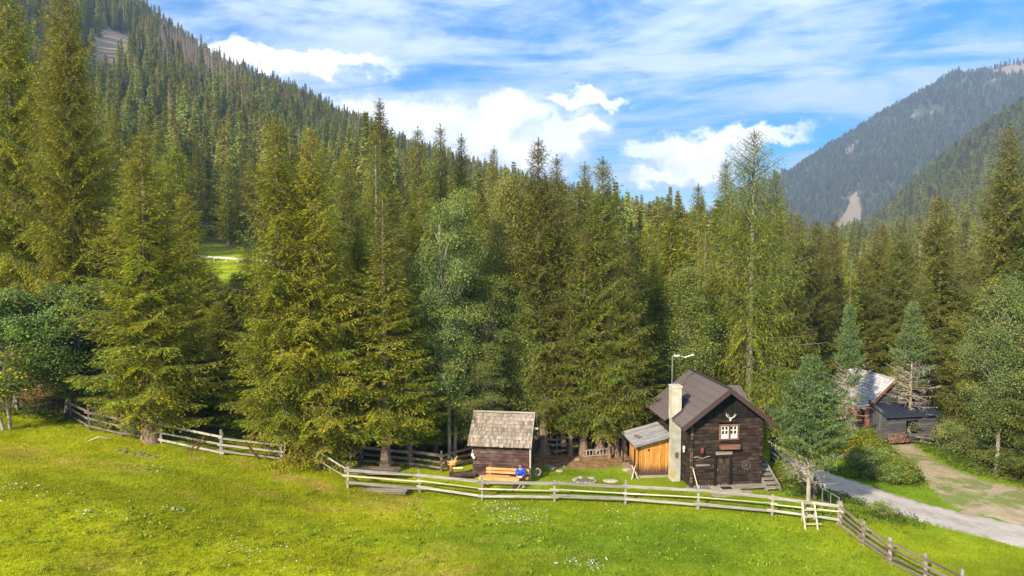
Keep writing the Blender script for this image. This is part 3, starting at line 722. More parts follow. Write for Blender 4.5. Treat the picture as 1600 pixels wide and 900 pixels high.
make_broad('maple', 'maple_tree', M['maple'], M['bark_pale'], 8, 2.9, seed=61, trunk_h=1.4, n_cl=120, per=480, leaf=.13, cl=(.85,.45), trunks=3, tr=.12, bottom=.22, yellow=.04)
make_broad('yellow', 'maple_tree', M['birch'], M['bark_pale'], 4, 1.0, seed=62, trunk_h=1.0, n_cl=26, per=170, leaf=.13, cl=(.5,.35), trunks=2, tr=.07, bottom=.35, yellow=.2)
make_broad('alder', 'alder_tree', M['alder'], M['bark_pale'], 15, 2.3, seed=63, trunk_h=3, n_cl=170, per=560, leaf=.088, cl=(.85,.5), trunks=2, tr=.15, bottom=.2, spread=.1, yellow=.02, cone=.45)
make_broad('birch', 'birch_tree', M['birch'], M['bark_pale'], 17, 2.0, seed=64, trunk_h=3, n_cl=190, per=480, leaf=.08, cl=(.7,.6), droop=.55, tr=.14, bottom=.12, yellow=.02, cone=.6)
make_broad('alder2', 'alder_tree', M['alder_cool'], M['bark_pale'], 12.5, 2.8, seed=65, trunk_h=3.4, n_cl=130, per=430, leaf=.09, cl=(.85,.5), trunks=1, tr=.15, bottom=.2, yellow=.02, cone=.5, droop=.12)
make_broad('shrub', 'shrub', M['shrubleaf'], M['twig'], 1.7, 1.1, seed=66, trunk_h=.15, n_cl=40, per=170, leaf=.09, cl=(.42,.34), trunks=3, tr=.03, bottom=.1, yellow=.12)
make_broad('shrub2', 'shrub', M['alder'], M['twig'], 2.3, 1.2, seed=67, trunk_h=.15, n_cl=44, per=170, leaf=.09, cl=(.42,.4), trunks=3, tr=.03, bottom=.1, yellow=.05)

def plant(key, X, Y, H, R=None, label=None, cat='tree', group=None, rz=None, rnd=random.Random(3), sink=0.0, cool=False):
    p = PROTO[key]; z = float(gz(X, Y))-sink
    if 'mesh' in p: o = link(p['name'], p['mesh'])
    else:
        if 'root' in p: o = copy_tree(p['root'])
        else:
            o = bpy.data.objects.new(p['name'], None); C.objects.link(o)
            for nm, me in p['parts']: link(nm, me, o)
            p['root'] = o
    sz = H/p['H']; sx = (R/p['R']) if R else sz
    o.location = (X, Y, z); o.scale = (sx, sx, sz); o.rotation_euler = (0, 0, rnd.uniform(0, 6.28) if rz is None else rz)
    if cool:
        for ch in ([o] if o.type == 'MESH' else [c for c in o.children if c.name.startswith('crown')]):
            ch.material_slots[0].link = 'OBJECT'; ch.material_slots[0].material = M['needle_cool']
    for k_ in ('group', 'label', 'category'):
        if k_ in o: del o[k_]
    tag(o, label, cat, group); return o
def plant_px(key, px, top, Y=None, base=None, R=None, **kw):
    if base is not None: b = gp(px, base); X, Y = b.x, b.y
    else:
        z = float(gz((px-800)/F*Y, Y)); X = (px-800)/F*(Y*math.cos(PITCH)+(HC-z-8)*math.sin(PITCH))
    H = float(zray(top, Y))-float(gz(X, Y)); return plant(key, X, Y, H, R, **kw)

NEAR = [
 # px, top, Y, base, proto, R, label
 (28,-60,47,None,'S4',4.2,'huge spruce at the far left edge, top out of view, behind the blue-green maple'),
 (118,-45,44,None,'S4',3.7,'huge dense spruce behind the maple, its top cut off by the upper frame'),
 (238,205,None,690,'S6',3.3,'wide spruce with a pale double trunk rising through the left fence'),
 (300,480,41,None,'S5',2.0,'small low spruce just right of the double-trunk spruce'),
 (200,430,41.5,None,'S5',1.9,'young spruce between the maple and the double-trunk spruce'),
 (443,182,None,712,'S2',3.0,'tall spruce at the right end of the left gate, bare mast-like tip'),
 (399,470,40.5,None,'S1',2.5,'low bushy spruce behind the fence gate, branches sweeping right to left'),
 (340,470,44,None,'S1',2.5,'low spruce in the gap behind the left gate, bright meadow above it'),
 (366,440,50,None,'S1',2.6,'young spruce deeper in the gap behind the gate'),
 (318,405,54,None,'S1',2.8,'low spruce at the left side of the bright meadow gap'),
 (392,420,52,None,'S1',2.4,'spruce closing the right side of the bright meadow gap'),
 (175,330,45,None,'S2',2.6,'spruce rising between the maple and the double-trunk spruce'),
 (292,300,46,None,'S2',2.6,'slim spruce behind the right flank of the double-trunk spruce'),
 (275,560,41.5,None,'S1',2.0,'low leafy spruce under the double-trunk spruce behind the fence'),
 (388,385,58,None,'S3',2.3,'slim dark spruce at the right rim of the bright meadow gap'),
 (470,300,45,None,'S2',2.6,'spruce squeezed between the two tall gate-end spruces'),
 (545,260,47,None,'S3',2.5,'slim spruce between the brown-trunked and the light green spruce'),
 (680,520,43,None,'S5',1.9,'small spruce in the shade left of the grey-green alder'),
 (815,330,46,None,'S2',2.4,'spruce between the tall birch and the flared-trunk spruce'),
 (880,330,45.5,None,'S2',2.3,'spruce behind the short yard-edge spruce'),
 (1000,470,46,None,'S5',2.2,'light spruce right behind the golden shed'),
 (497,196,None,722,'S1',3.2,'tall spruce with brown trunk right beside the gate-end spruce'),
 (603,300,None,738,'S5',2.7,'light green spruce with long bare lower trunk behind the silver fence corner'),
 (560,330,43,None,'S1',2.4,'spruce filling the gap behind the tall brown-trunked spruce'),
 (597,152,60,None,'S3',2.8,'dark-topped spruce towering above the light green spruce near the fence corner'),
 (590,225,50,None,'L2',2.5,'yellow-green larch crown behind the light green spruce'),
 (655,196,55,None,'S3',2.5,'dark spruce, first of three tops left of the leaning double top'),
 (690,193,58,None,'S3',2.5,'dark spruce, middle one of three tops left of the twisted spruce top'),
 (722,208,60,None,'S3',2.3,'dark spruce, rightmost of three tops left of the twisted spruce top'),
 (663,300,44.5,None,'S2',2.6,'mid-height spruce left of the grey-green alder'),
 (640,400,None,728,'S5',2.0,'slender young spruce behind the fenced corner, right of the bare-trunk spruce'),
 (772,226,60,None,'S3',1.7,'narrow spruce with an odd leaning double top against the cloud'),
 (840,217,None,702,'S2',2.9,'tall spruce with thick flared stump-like base right of the small hut'),
 (742,300,50,None,'S2',2.5,'spruce between the grey-green alder and the tall birch'),
 (869,240,50,None,'S3',2.3,'narrow spruce just right of the tall spruce by the hut'),
 (912,251,50,None,'S3',2.1,'narrow spruce between two taller ones above the brown yard'),
 (938,246,None,708,'S2',2.9,'tall spruce whose thick trunk stands in front of the yard ladder'),
 (912,350,None,711,'S3',1.9,'spruce trunk paired with the thick one left of the yard ladder'),
 (985,345,47,None,'S1',2.6,'broad spruce behind the right end of the yard ladder'),
 (891,420,None,712,'S5',1.3,'short spruce with low green branches at the left edge of the brown yard'),
 (952,470,None,716,'S5',1.1,'thin-stemmed young spruce in front of the ladder'),
 (964,400,None,713,'S3',1.2,'thin-stemmed spruce near the right end of the ladder'),
 (975,370,None,712,'S3',1.6,'spruce with a plain trunk left of the orange shed'),
 (1040,303,62,None,'S3',2.3,'dark spruce top left of the pale broad-leaved tree behind the cabin'),
 (1088,286,64,None,'S3',2.5,'dark spruce above the cabin antenna'),
 (1130,249,66,None,'S3',2.6,'dark pointed spruce just left of the tallest larch'),
 (1020,400,50,None,'S1',2.5,'olive spruce behind the orange shed roof'),
 (1172,203,49,None,'L1',4.1,'tallest yellow-green larch with open lacy top behind the cabin'),
 (1138,290,52,None,'L2',2.9,'larch leaning against the left side of the tallest larch'),
 (1207,268,52,None,'L2',2.8,'larch shoulder on the right side of the tallest larch'),
 (1100,360,53,None,'L2',2.4,'lower larch left of the tallest larch, above the cabin ridge'),
 (1242,330,60,None,'S3',2.3,'spruce right of the larches, behind the blue-green stone pine'),
 (1272,345,57,None,'S2',2.7,'olive spruce above the blue-green stone pine'),
 (1297,340,64,None,'S3',2.4,'pointed spruce left of the pale landslide scar'),
 (1237,420,50,None,'S1',2.3,'dense spruce directly behind the cabin right corner'),
 (1345,400,66,None,'S1',2.9,'dark spruce behind the barn roof ridge'),
 (1375,350,72,None,'S2',3.0,'spruce with rounded dark crown above the barn roof'),
 (1405,345,66,None,'S1',3.2,'dark spruce between the two dead-branched pines'),
 (1460,305,62,None,'S2',3.6,'large yellow-tipped spruce right of the barn, left of the giant one'),
 (1500,420,60,None,'S1',3.0,'dark spruce behind the pale-trunked alder at right'),
 (1563,195,52,None,'S4',3.9,'giant spruce near the right edge towering over the alder'),
 (1612,260,50,None,'S1',3.9,'spruce cut by the right edge of the frame'),
 (1640,450,42,None,'S1',3.0,'dark spruce at the right edge beside the road'),
 (1440,430,58,None,'S1',2.6,'dark spruce behind the barn right end'),
]
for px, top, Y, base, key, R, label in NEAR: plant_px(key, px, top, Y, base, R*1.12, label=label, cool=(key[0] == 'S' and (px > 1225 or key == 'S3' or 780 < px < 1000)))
for px, top, Y, base, key, R, label in [
 (92,446,39.8,None,'maple',2.9,'large round blue-green maple at the left end of the meadow'),
 (10,452,39.6,None,'maple',2.5,'blue-green maple cut by the left edge of the frame'),
 (-2,545,36.6,None,'yellow',1.2,'small yellow-leaved maple at the left edge with a pale forked trunk'),
 (140,560,40.6,None,'maple',1.9,'low maple over the start of the left fence'),
 (706,295,None,722,'alder',2.0,'grey-green alder left of the small hut roof'),
 (752,430,44,None,'alder',2.1,'shorter grey-green alder overhanging the hut roof'),
 (350,442,64,None,'birch',2.6,'light green birch in the sunny gap left of the gate-end spruce'),
 (330,425,74,None,'birch',2.2,'light birch at the edge of the bright hillside meadow'),
 (376,425,80,None,'birch',2.4,'small light birch right in the bright meadow gap'),
 (790,262,45.5,None,'birch',2.2,'tall weeping birch rising behind the small hut'),
 (744,535,42.3,None,'alder',1.7,'low grey-green alder with boughs hanging over the left end of the hut roof'),
 (822,430,44.5,None,'birch',1.8,'shorter weeping birch at the right end of the hut roof'),
 (1062,412,48,None,'birch',2.6,'light green birch behind the cabin antenna'),
 (1030,450,50,None,'birch',2.0,'light green birch behind the shed'),
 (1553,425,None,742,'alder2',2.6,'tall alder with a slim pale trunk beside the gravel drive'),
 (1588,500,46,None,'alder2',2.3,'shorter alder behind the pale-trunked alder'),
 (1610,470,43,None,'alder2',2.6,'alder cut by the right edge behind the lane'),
]: plant_px(key, px, top, Y, base, R, label=label)
plant_px('P1', 1262, 562, base=806, R=2.05, label='blue-green stone pine with bare lower branches in front of the road')
plant_px('P2', 1420, 472, base=688, R=1.9, label='stone pine with grey dead lower branches in front of the dark barn roof')
plant_px('P2', 1326, 476, Y=47.5, R=1.5, label='stone pine with dead lower branches in front of the pale barn roof', rz=2.0)

# ---- further individual trees
GZ = [('conifers on the lower left hillside', 'conifer on the lower left hillside behind the front row of trees'),
      ('conifers behind the hut and cabin', 'conifer standing deep in the wood behind the hut and the cabin'),
      ('conifers behind the barn', 'conifer in the dark wood behind the barn and the lane')]
rr = random.Random(8); cand = []
Y = 56.0
while Y < 185:
    st = 6.2 if Y < 90 else 7.4
    u = -.80
    while u < .80:
        yy = Y+rr.uniform(-2.4,2.4); uu = u+rr.uniform(-.4,.4)*st/Y; px = 800+F*uu
        lim = 182 if px < 560 else (110 if px < 1000 else 88)
        if yy < lim: cand.append((px, uu*yy, yy))
        u += st/Y
    Y += st
rr.shuffle(cand); ncnt = 0
for px, X, Yv in sorted(cand, key=lambda c: c[2]):
    if 322 < px < 384 and 58 < Yv < 128: continue
    if 285 < px < 440 and Yv < 132: big_cap = float(zray(405+rr.uniform(10,70), Yv))-float(gz(X, Yv))
    else: big_cap = 99
    if 17 < X < 40 and Yv < 60: continue
    if ncnt >= 215: break
    big = rr.uniform(.8, 1.12); H = 19*big
    if px > 620: 
        H = min(H, float(zray({0:300,1:330,2:385}[0 if px < 900 else 1 if px < 1180 else 2]+rr.uniform(0,50), Yv))-float(gz(X, Yv)))
        if H < 6: continue
    elif px > 560: H = min(H, float(zray(235+rr.uniform(0,60), Yv))-float(gz(X, Yv)))
    H = min(H, big_cap)
    if -78 < X < -44 and 58 < Yv < 104: H = min(H, rr.uniform(6, 10))
    if H < 3: continue
    if Yv < 80 and px < 560: H = min(H, float(zray(215+rr.uniform(0,90), Yv))-float(gz(X,Yv)))
    key = 'ML' if rr.random() < (.28 if px < 620 else .12) else 'M%d' % rr.randrange(4)
    zone = 0 if px < 620 else (1 if px < 1250 else 2)
    kind = 'larch' if key == 'ML' else 'spruce'
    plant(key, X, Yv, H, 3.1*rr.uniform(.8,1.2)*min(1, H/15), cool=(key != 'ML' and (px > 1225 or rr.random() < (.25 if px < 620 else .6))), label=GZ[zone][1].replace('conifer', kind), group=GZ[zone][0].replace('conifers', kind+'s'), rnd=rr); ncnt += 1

# ---- far forest: uncountable
def forest(name, pts, protos, label, prob=None, seed=0, smin=.75, smax=1.2):
    colt = bpy.data.collections.new(name+'_kinds')
    for i, kx in enumerate(protos):
        o = bpy.data.objects.new('kind_%02d' % i, PROTO[kx]['mesh']); colt.objects.link(o)
    r = np.random.RandomState(seed); n = len(pts)
    me = bpy.data.meshes.new(name); me.vertices.add(n); me.vertices.foreach_set('co', pts[:, :3].astype(np.float32).ravel())
    ai = me.attributes.new('pick', 'INT', 'POINT'); ai.data.foreach_set('value', pts[:, 3].astype(np.int32))
    s = pts[:, 4].astype(np.float32); sv3 = np.stack([s*r.uniform(.85,1.2,n), s*r.uniform(.85,1.2,n), s*r.uniform(.8,1.2,n)], 1).astype(np.float32)
    a = me.attributes.new('size', 'FLOAT_VECTOR', 'POINT'); a.data.foreach_set('vector', sv3.ravel())
    rot3 = np.zeros((n,3), np.float32); rot3[:,2] = r.uniform(0,6.28,n)
    a = me.attributes.new('turn', 'FLOAT_VECTOR', 'POINT'); a.data.foreach_set('vector', rot3.ravel())
    me.update(); o = link(name, me); tag(o, label, 'forest', kind='stuff')
    ng = bpy.data.node_groups.new(name, 'GeometryNodeTree')
    ng.interface.new_socket('Geometry', in_out='INPUT', socket_type='NodeSocketGeometry'); ng.interface.new_socket('Geometry', in_out='OUTPUT', socket_type='NodeSocketGeometry')
    N = ng.nodes; gi = N.new('NodeGroupInput'); go = N.new('NodeGroupOutput')
    ci = N.new('GeometryNodeCollectionInfo'); ci.inputs['Collection'].default_value = colt; ci.inputs['Separate Children'].default_value = True; ci.inputs['Reset Children'].default_value = True
    ip = N.new('GeometryNodeInstanceOnPoints'); ip.inputs['Pick Instance'].default_value = True
    def na(nm, dt):
        x = N.new('GeometryNodeInputNamedAttribute'); x.data_type = dt; x.inputs['Name'].default_value = nm
        return [q for q in x.outputs if q.enabled and q.name == 'Attribute'][0]
    ng.links.new(gi.outputs[0], ip.inputs['Points']); ng.links.new(ci.outputs[0], ip.inputs['Instance'])
    ng.links.new(na('pick', 'INT'), ip.inputs['Instance Index']); ng.links.new(na('size', 'FLOAT_VECTOR'), ip.inputs['Scale'])
    ng.links.new(na('turn', 'FLOAT_VECTOR'), ip.inputs['Rotation']); ng.links.new(ip.outputs[0], go.inputs[0])
    md = o.modifiers.new('forest', 'NODES'); md.node_group = ng
    return o
# bare dead trees for the ridge
def bare_proto(key, seed):
    r = np.random.RandomState(seed); w = Wood(); zt = np.linspace(-.3, 22, 6); v, f = np_tube(np.c_[zt*0, zt*0, zt], .32*(1-zt.clip(0)/23)+.03, 5); w.add(v, f)
    for i in range(90):
        z = r.uniform(3, 21.5); a = r.uniform(0, 6.28); L = 2.4*(1-z/24)*r.uniform(.6,1.2)+.2; t = np.array([0,.5,1.])
        p = np.array([0,0,z])+np.stack([np.cos(a)*L*t, np.sin(a)*L*t, -.4*L*t+.2*L*t*t], 1); v, f = np_tube(p, .07*(1-t)+.02, 3); w.add(v, f)
    PROTO[key] = dict(H=22, R=2, mesh=w.mesh('dead_spruce', M['far_dead']), name='dead_spruce')
bare_proto('D0', 3); bare_proto('D1', 4)
r = np.random.RandomState(77)
def scatter(u0, u1, Y0, Y1, area):
    n = int((u1-u0)*(Y1**2-Y0**2)/2/area); u = r.uniform(u0, u1, n); Yv = np.sqrt(r.uniform(Y0**2, Y1**2, n)); return u*Yv, Yv
parts = []
for (u0,u1,Y0,Y1,ar) in ((-.80,-.2,168,800,26),(-.24,.25,105,900,34),(.2,.80,86,640,38),(.2,.38,640,1150,60)):
    X, Yv = scatter(u0,u1,Y0,Y1,ar); parts.append(np.stack([X,Yv],1))
P = np.concatenate(parts); px = 800+F*P[:,0]/P[:,1]
c1, c2, c3, mead = clear_masks(px, P[:,1]); keep = (r.rand(len(P)) > np.clip(c1*1.6+c2*1.3,0,1))
keep &= ~((px < 560) & (P[:,1] < 175)); P = P[keep]; px = px[keep]
deadz = np.exp(-(((px-322)/88)**2 + ((P[:,1]-545)/160)**2)**2)*.93 + .04 + .35*np.exp(-(((px-545)/30)**2+((P[:,1]-620)/80)**2))
isd = r.rand(len(P)) < deadz
pick = np.where(isd, 4+r.randint(0,2,len(P)), r.randint(0,4,len(P)))
size = r.uniform(.55, 1.08, len(P)); size = np.where((px > 620) & (P[:,1] < 200), size*.8, size); size = np.where((px > 1235) & (P[:,1] < 450), size*.72, size)
pts = np.stack([P[:,0], P[:,1], gz(P[:,0], P[:,1])-.5, pick, size], 1)
forest('hillside_forest', pts, ['F0','F1','F2','F3','D0','D1'], 'dense spruce forest covering the steep left hillside and valley floor', seed=3)
X, Yv = scatter(.30, .86, 640, 1500, 42); X2, Y2 = scatter(.30, .86, 1500, 2750, 78); X = np.r_[X, X2]; Yv = np.r_[Yv, Y2]; px = 800+F*X/Yv
c1, c2, c3, mead = clear_masks(px, Yv); th = fbm(X/120, Yv/120, 50); keep = (r.rand(len(X)) > np.clip(c2*1.5+c3*.8+sstep(.62,.74,th)*.7,0,1)); X, Yv, px = X[keep], Yv[keep], px[keep]
isd = r.rand(len(X)) < .04
pick = np.where(isd, 3+r.randint(0,2,len(X)), r.randint(0,3,len(X)))
pts = np.stack([X, Yv, gz(X, Yv)-.8, pick, r.uniform(.55, 1.1, len(X))], 1)
forest('mountain_forest', pts, ['G0','G1','G2','D0','D1'], 'distant bluish conifer forest covering the mountain slopes at right', seed=4)

# ------------------------------------------------------------------ meadow grass
def grass(name, X, Y, h, wdt, label, dark=1.0, cat='grass', colr=None, blades=4):
    r = np.random.RandomState(len(X) % 1000); n = len(X)
    P = np.stack([X, Y, gz(X, Y)-.01], 1); c = grass_color(X, Y)*dark if colr is None else colr
    P = np.repeat(P, blades, 0)+np.r_[r.normal(0,.035,(2,n*blades)), np.zeros((1,n*blades))].T
    a = r.uniform(0,6.28,n*blades); hh = h*r.uniform(.5,1.4,n*blades)*np.repeat(.7+.7*fbm(X/2,Y/2,44),blades); ln = r.uniform(.15,.75,n*blades)
    d = norm(np.stack([np.cos(a)*ln, np.sin(a)*ln, np.ones(n*blades)],1)); S = np.stack([-np.sin(a), np.cos(a), 0*a],1)
    v = np.stack([P-S*wdt/2, P+S*wdt/2, P+d*hh[:,None]],1).reshape(-1,3)
    cc_ = np.repeat(np.repeat(c, blades, 0)*r.uniform(.78,1.3,(n*blades,1))*np.array([1.05,1.05,.8]), 3, 0)
    me = np_mesh(name, v, [np.arange(len(v)).reshape(-1,3)], M['grass'], cc_)
    return tag(link(name, me), label, cat, kind='stuff')
r = np.random.RandomState(9); n = 260000
Yv = np.sqrt(r.uniform(21**2, 40**2, n)); X = r.uniform(-.84, .84, n)*Yv
fr = np.interp(X, [-30,-17,-9,-4,0,8,15,17,30], [40,38.2,37.5,37,36.6,36.3,36,36,36])
keep = Yv < fr+.4; X, Yv = X[keep], Yv[keep]
STRIPS = {}
def in_strip(X, Y, L, R_):
    kk = (L[0], R_[0])
    if kk not in STRIPS: STRIPS[kk] = [(p.x,p.y) for p in E(L)]+[(p.x,p.y) for p in reversed(E(R_))]
    poly = STRIPS[kk]; ins = np.zeros(len(X), bool)
    for i in range(len(poly)):
        x1,y1 = poly[i]; x2,y2 = poly[(i+1) % len(poly)]
        c_ = ((y1 > Y) != (y2 > Y)) & (X < (x2-x1)*(Y-y1)/((y2-y1) if y2 != y1 else 1e-9)+x1); ins ^= c_
    return ins
RL = [(1205,712),(1240,740),(1290,765),(1340,785),(1400,805),(1450,820),(1500,833),(1600,858),(1720,885)]
RR = [(1212,703),(1250,722),(1290,737),(1340,752),(1400,773),(1450,788),(1500,799),(1600,820),(1720,843)]
DL = [(1388,694),(1402,710),(1426,735),(1452,762),(1474,784),(1500,800),(1600,822),(1720,846)]
DR = [(1430,694),(1445,707),(1468,721),(1500,736),(1540,749),(1575,757),(1620,767),(1720,785)]
jx0 = X+np.random.RandomState(4).normal(0,.16,len(X)); road = in_strip(jx0, Yv, RL, RR) | in_strip(X, Yv, DL, DR); X, Yv = X[~road], Yv[~road]
grass('meadow_grass', X, Yv, .085, .02, 'sunlit yellow-green grass of the sloping meadow')
jx = lambda X: X+np.random.RandomState(2).normal(0,.16,len(X))
n = 90000; X = r.uniform(-9, 38, n); Yv = r.uniform(36, 52, n)
keep = ~(in_strip(jx(X), Yv, RL, RR) | in_strip(jx(X), Yv, DL, DR)) & ~((X > 6.3) & (X < 14.2) & (Yv > 37.2) & (Yv < 44)) & ~((X > -2.8) & (X < 1.5) & (Yv > 39) & (Yv < 43))
keep &= (np.exp(-(((X-4.6)/4.0)**2 + ((Yv-43.3)/2.7)**2)**2) < .35+.4*(r.rand(n)-.5)) & ((X > 16) | (Yv < 44))
X, Yv = X[keep], Yv[keep]
grass('yard_grass', X, Yv, .07, .022, 'short grass around the cabin yard and road verges', .9)
# white meadow flowers
fx, fy = [], []
for (px, py, s, n_) in ((800,800,1.7,110),(820,815,1.2,70),(770,790,1.2,30),(905,882,1.0,45),(930,886,.8,25),(140,805,.5,22),(270,800,.5,28),(205,812,.4,14),(380,862,.9,30),(530,735,.5,10),(640,800,3,25),(1050,850,3,12),(60,780,2.5,40),(430,870,2,40),(980,800,2,30),(230,735,.6,16),(20,760,.5,14)):
    p = gp(px, py); fx.append(r.normal(p.x, s*.55, n_)); fy.append(r.normal(p.y, s*.4, n_))
fx = np.concatenate(fx); fy = np.concatenate(fy); n = len(fx); zf = gz(fx, fy)+r.uniform(.07,.17,n); sz = r.uniform(.015,.035,n)
V = np.stack([fx,fy,zf],1)[:,None]+np.stack([np.stack([np.cos(k_*2*np.pi/6)*sz, np.sin(k_*2*np.pi/6)*sz*.9, r.uniform(-.01,.025,n)],1) for k_ in range(6)],1)
tag(link('meadow_flowers', np_mesh('meadow_flowers', V.reshape(-1,3), [np.arange(n*6).reshape(-1,6)], M['white'], np.full((n*6,3), 1.0))), 'tiny white flowers scattered in patches over the meadow', 'flowers', kind='stuff')
# taller weeds and herbs along the verges and under the wood edge
def herbs(name, regions, label, leafc, H=.4, seed=1):
    r = np.random.RandomState(seed); VV = []; CC_ = []
    for (px, py, sx, sy, n_) in regions:
        p = gp(px, py); X = r.normal(p.x, sx, n_); Y_ = r.normal(p.y, sy, n_)
        ok = ~(in_strip(X, Y_, RL, RR) | in_strip(X, Y_, DL, DR)); X, Y_ = X[ok], Y_[ok]
        hh = H*r.uniform(.3,1.2,len(X)); k_ = 14
        P = np.repeat(np.stack([X,Y_,gz(X,Y_)],1), k_, 0); q = r.rand(len(P)); P[:,2] += np.repeat(hh,k_)*q; P[:,:2] += r.normal(0,.10,(len(P),2))
        d = norm(r.normal(0,1,(len(P),3))+np.array([0,0,.3])); S = norm(np.cross(d, r.normal(0,1,(len(P),3)))); ll = r.uniform(.06,.16,len(P))
        VV.append(sprays(P,d,S,ll,ll*.55)); c = np.array(leafc)*np.repeat(r.uniform(.6,1.35,len(X)),k_)[:,None]*r.uniform(.7,1.3,(len(P),1))
        CC_.append(np.repeat(c,4,0))
    v = np.concatenate(VV); me = np_mesh(name, v, [quads_of(len(v))], M['grass'], np.concatenate(CC_))
    tag(link(name, me), label, 'undergrowth', kind='stuff')
herbs('verge_weeds', [(1330,700,1.8,1.5,500),(1370,720,1.6,1.0,500),(1410,745,1.2,.7,350),(1340,745,1.6,.5,200),(1480,690,1.2,1.4,500),(1520,715,1.6,1.2,600),(1570,735,1.6,.7,400),(1450,690,.9,.7,200),(1600,700,2,1.5,400),(1410,800,.9,.3,90),(1360,785,.6,.3,60),(1240,755,.9,.9,200),(1300,780,1.2,.4,150),(1380,812,1.2,.5,110)],
      'rough herbs and nettles along the lane, drive and embankment', (.12,.17,.025), seed=5)
rM = np.random.RandomState(12)
herbs('meadow_herbs', [(float(a), float(b), 2.2, .8, 22) for a, b in zip(rM.uniform(0,1600,45), 770+130*rM.rand(45)**1.0) if b > 775+ (0 if a < 560 else 30) and not (a > 1300)],
      'low broad-leaved herbs mixed into the meadow grass', (.27,.34,.022), H=.09, seed=8)
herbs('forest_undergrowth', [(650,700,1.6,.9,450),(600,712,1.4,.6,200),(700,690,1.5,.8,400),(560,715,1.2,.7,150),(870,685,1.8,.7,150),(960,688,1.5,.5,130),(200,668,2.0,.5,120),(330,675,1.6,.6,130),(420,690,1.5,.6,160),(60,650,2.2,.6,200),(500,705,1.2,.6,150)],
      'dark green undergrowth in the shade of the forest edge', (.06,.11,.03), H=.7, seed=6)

# ---- shrubs
for i, (px, py, h, rr_, key, lab) in enumerate([
 (1320,712,1.9,1.4,'shrub','yellow-green shrub on the bank right of the blue-green pine'),
 (1347,722,1.8,1.3,'shrub','yellow-green shrub in the middle of the roadside bank'),
 (1375,738,1.6,1.4,'shrub2','dark green shrub low on the bank near the gravel drive'),
 (1404,752,1.3,1.2,'shrub','round shrub at the right tip of the roadside bank'),
 (1300,705,2.0,1.3,'shrub2','dark shrub directly behind the blue-green pine'),
 (1340,697,1.4,1.1,'shrub','small golden shrub below the barn fence'),
 (1385,752,1.1,1.1,'shrub2','small dark shrub at the foot of the roadside bank'),
 (1500,705,1.9,1.3,'shrub2','dark green shrub left of the alder trunks'),
 (1535,722,1.7,1.3,'shrub2','dark green shrub around the foot of the alder trunks'),
 (1585,742,1.5,1.4,'shrub2','dark shrub at the right edge beyond the drive'),
 (1475,690,1.5,1.0,'shrub2','shrub beside the crossed stakes at the barn corner'),
 (1224,752,1.0,.7,'shrub','small shrub beside the cabin steps'),
 (1378,806,.75,.55,'shrub2','small weed bush on the verge below the road'),
 (172,672,1.5,.8,'shrub2','leafy sapling at the left fence'),
 (212,682,1.2,.7,'shrub2','small sapling bush just left of the double trunk'),
 (640,708,1.6,1.0,'shrub2','dark bush in the shade behind the fenced corner'),
 (672,700,1.8,1.1,'shrub2','dark bush behind the thin trunks left of the hut'),
 (705,700,2.0,1.2,'shrub2','dark bush behind the hollow log'),
 (1282,702,1.6,1.0,'shrub','yellow-green shrub left behind the blue-green pine'),
]):
    p = gp(px, py); plant(key, p.x, p.y, h, rr_, label=lab, cat='shrub', rnd=rr)

# ------------------------------------------------------------------ fences
def fence_line(name, label, posts, rails, mat_post, mats, rail_h=.14, rail_t=.05, post_r=.055, post_h=1.25, group=None, seed=0, over=.25, lean=.04):
    """posts: ground points; rails: list of heights or (height, material, size)"""
    rd = random.Random(seed); p0 = posts[0]; root = thing(name, label, 'fence', p0, group=group)
    P = [Vector(p)-Vector(p0) for p in posts]
    for i, p in enumerate(P):
        m_ = MB(seed*50+i); ln = Vector((rd.uniform(-lean,lean), rd.uniform(-lean,lean), 0)); hh = post_h*rd.uniform(.92,1.12)
        m_.beam(p+Vector((0,0,-.3)), p+ln+Vector((0,0,hh)), post_r*2, post_r*1.7, jit=.008, up=(0,1,0)); m_.build('post', mat_post, root)
    for ri, rl in enumerate(rails):
        h, mt, hh = rl if isinstance(rl, tuple) else (rl, mats, rail_h)
        for i in range(len(P)-1):
            a, b = P[i], P[i+1]; d = (b-a).normalized(); side = Vector((d.y, -d.x, 0)).normalized()*(post_r+rail_t*.5+.003)
            if side.y > 0: side = -side
            o0 = rd.uniform(.08, over); o1 = rd.uniform(.08, over); stag = .012*((i+ri) % 2)
            m_ = MB(seed*99+ri*17+i)
            A = a-d*o0+side+Vector((0,0,h+rd.uniform(-.05,.05)+.02*(i % 2))); B = b+d*o1+side+Vector((0,0,h+rd.uniform(-.05,.05)))
            A -= Vector((0,stag*2,0)); 
            m_.beam(A, B, rail_t, hh*rd.uniform(.85,1.15), jit=.012, taper=rd.uniform(.75,1)); m_.build('rail', mt, root)
    return root
FF, FP, FD = M['fence'], M['fence_pale'], M['fence_dark']
fence_line('wooden_fence', 'long silver-grey board fence in front of the hut and cabin', E([(543,763),(656,771),(753,783),(866,785),(977,789),(1090,797),(1206,807),(1310,821)]),
           [(1.03,FF,.15),(.70,FP,.055),(.34,FF,.15)], FF, FF, seed=2)
fence_line('wooden_fence', 'weathered four-rail fence running down to the lower right corner', E([(1313,822),(1348,852),(1391,882),(1446,910),(1500,938)]),
           [1.0,.72,.44,.16], FF, FD, rail_h=.11, seed=3)
fence_line('wooden_fence', 'brown pole fence under the maple at the left wood edge', E([(112,655),(141,672),(190,683),(250,692)]), [1.0,.62,.26], FD, FD, rail_h=.10, seed=4)
g1 = fence_line('field_gate', 'three-rail wooden gate with a slanting brace by the double-trunk spruce', E([(252,693),(345,711)]), [1.02,.62,.2], FF, FF, rail_h=.11, seed=5)
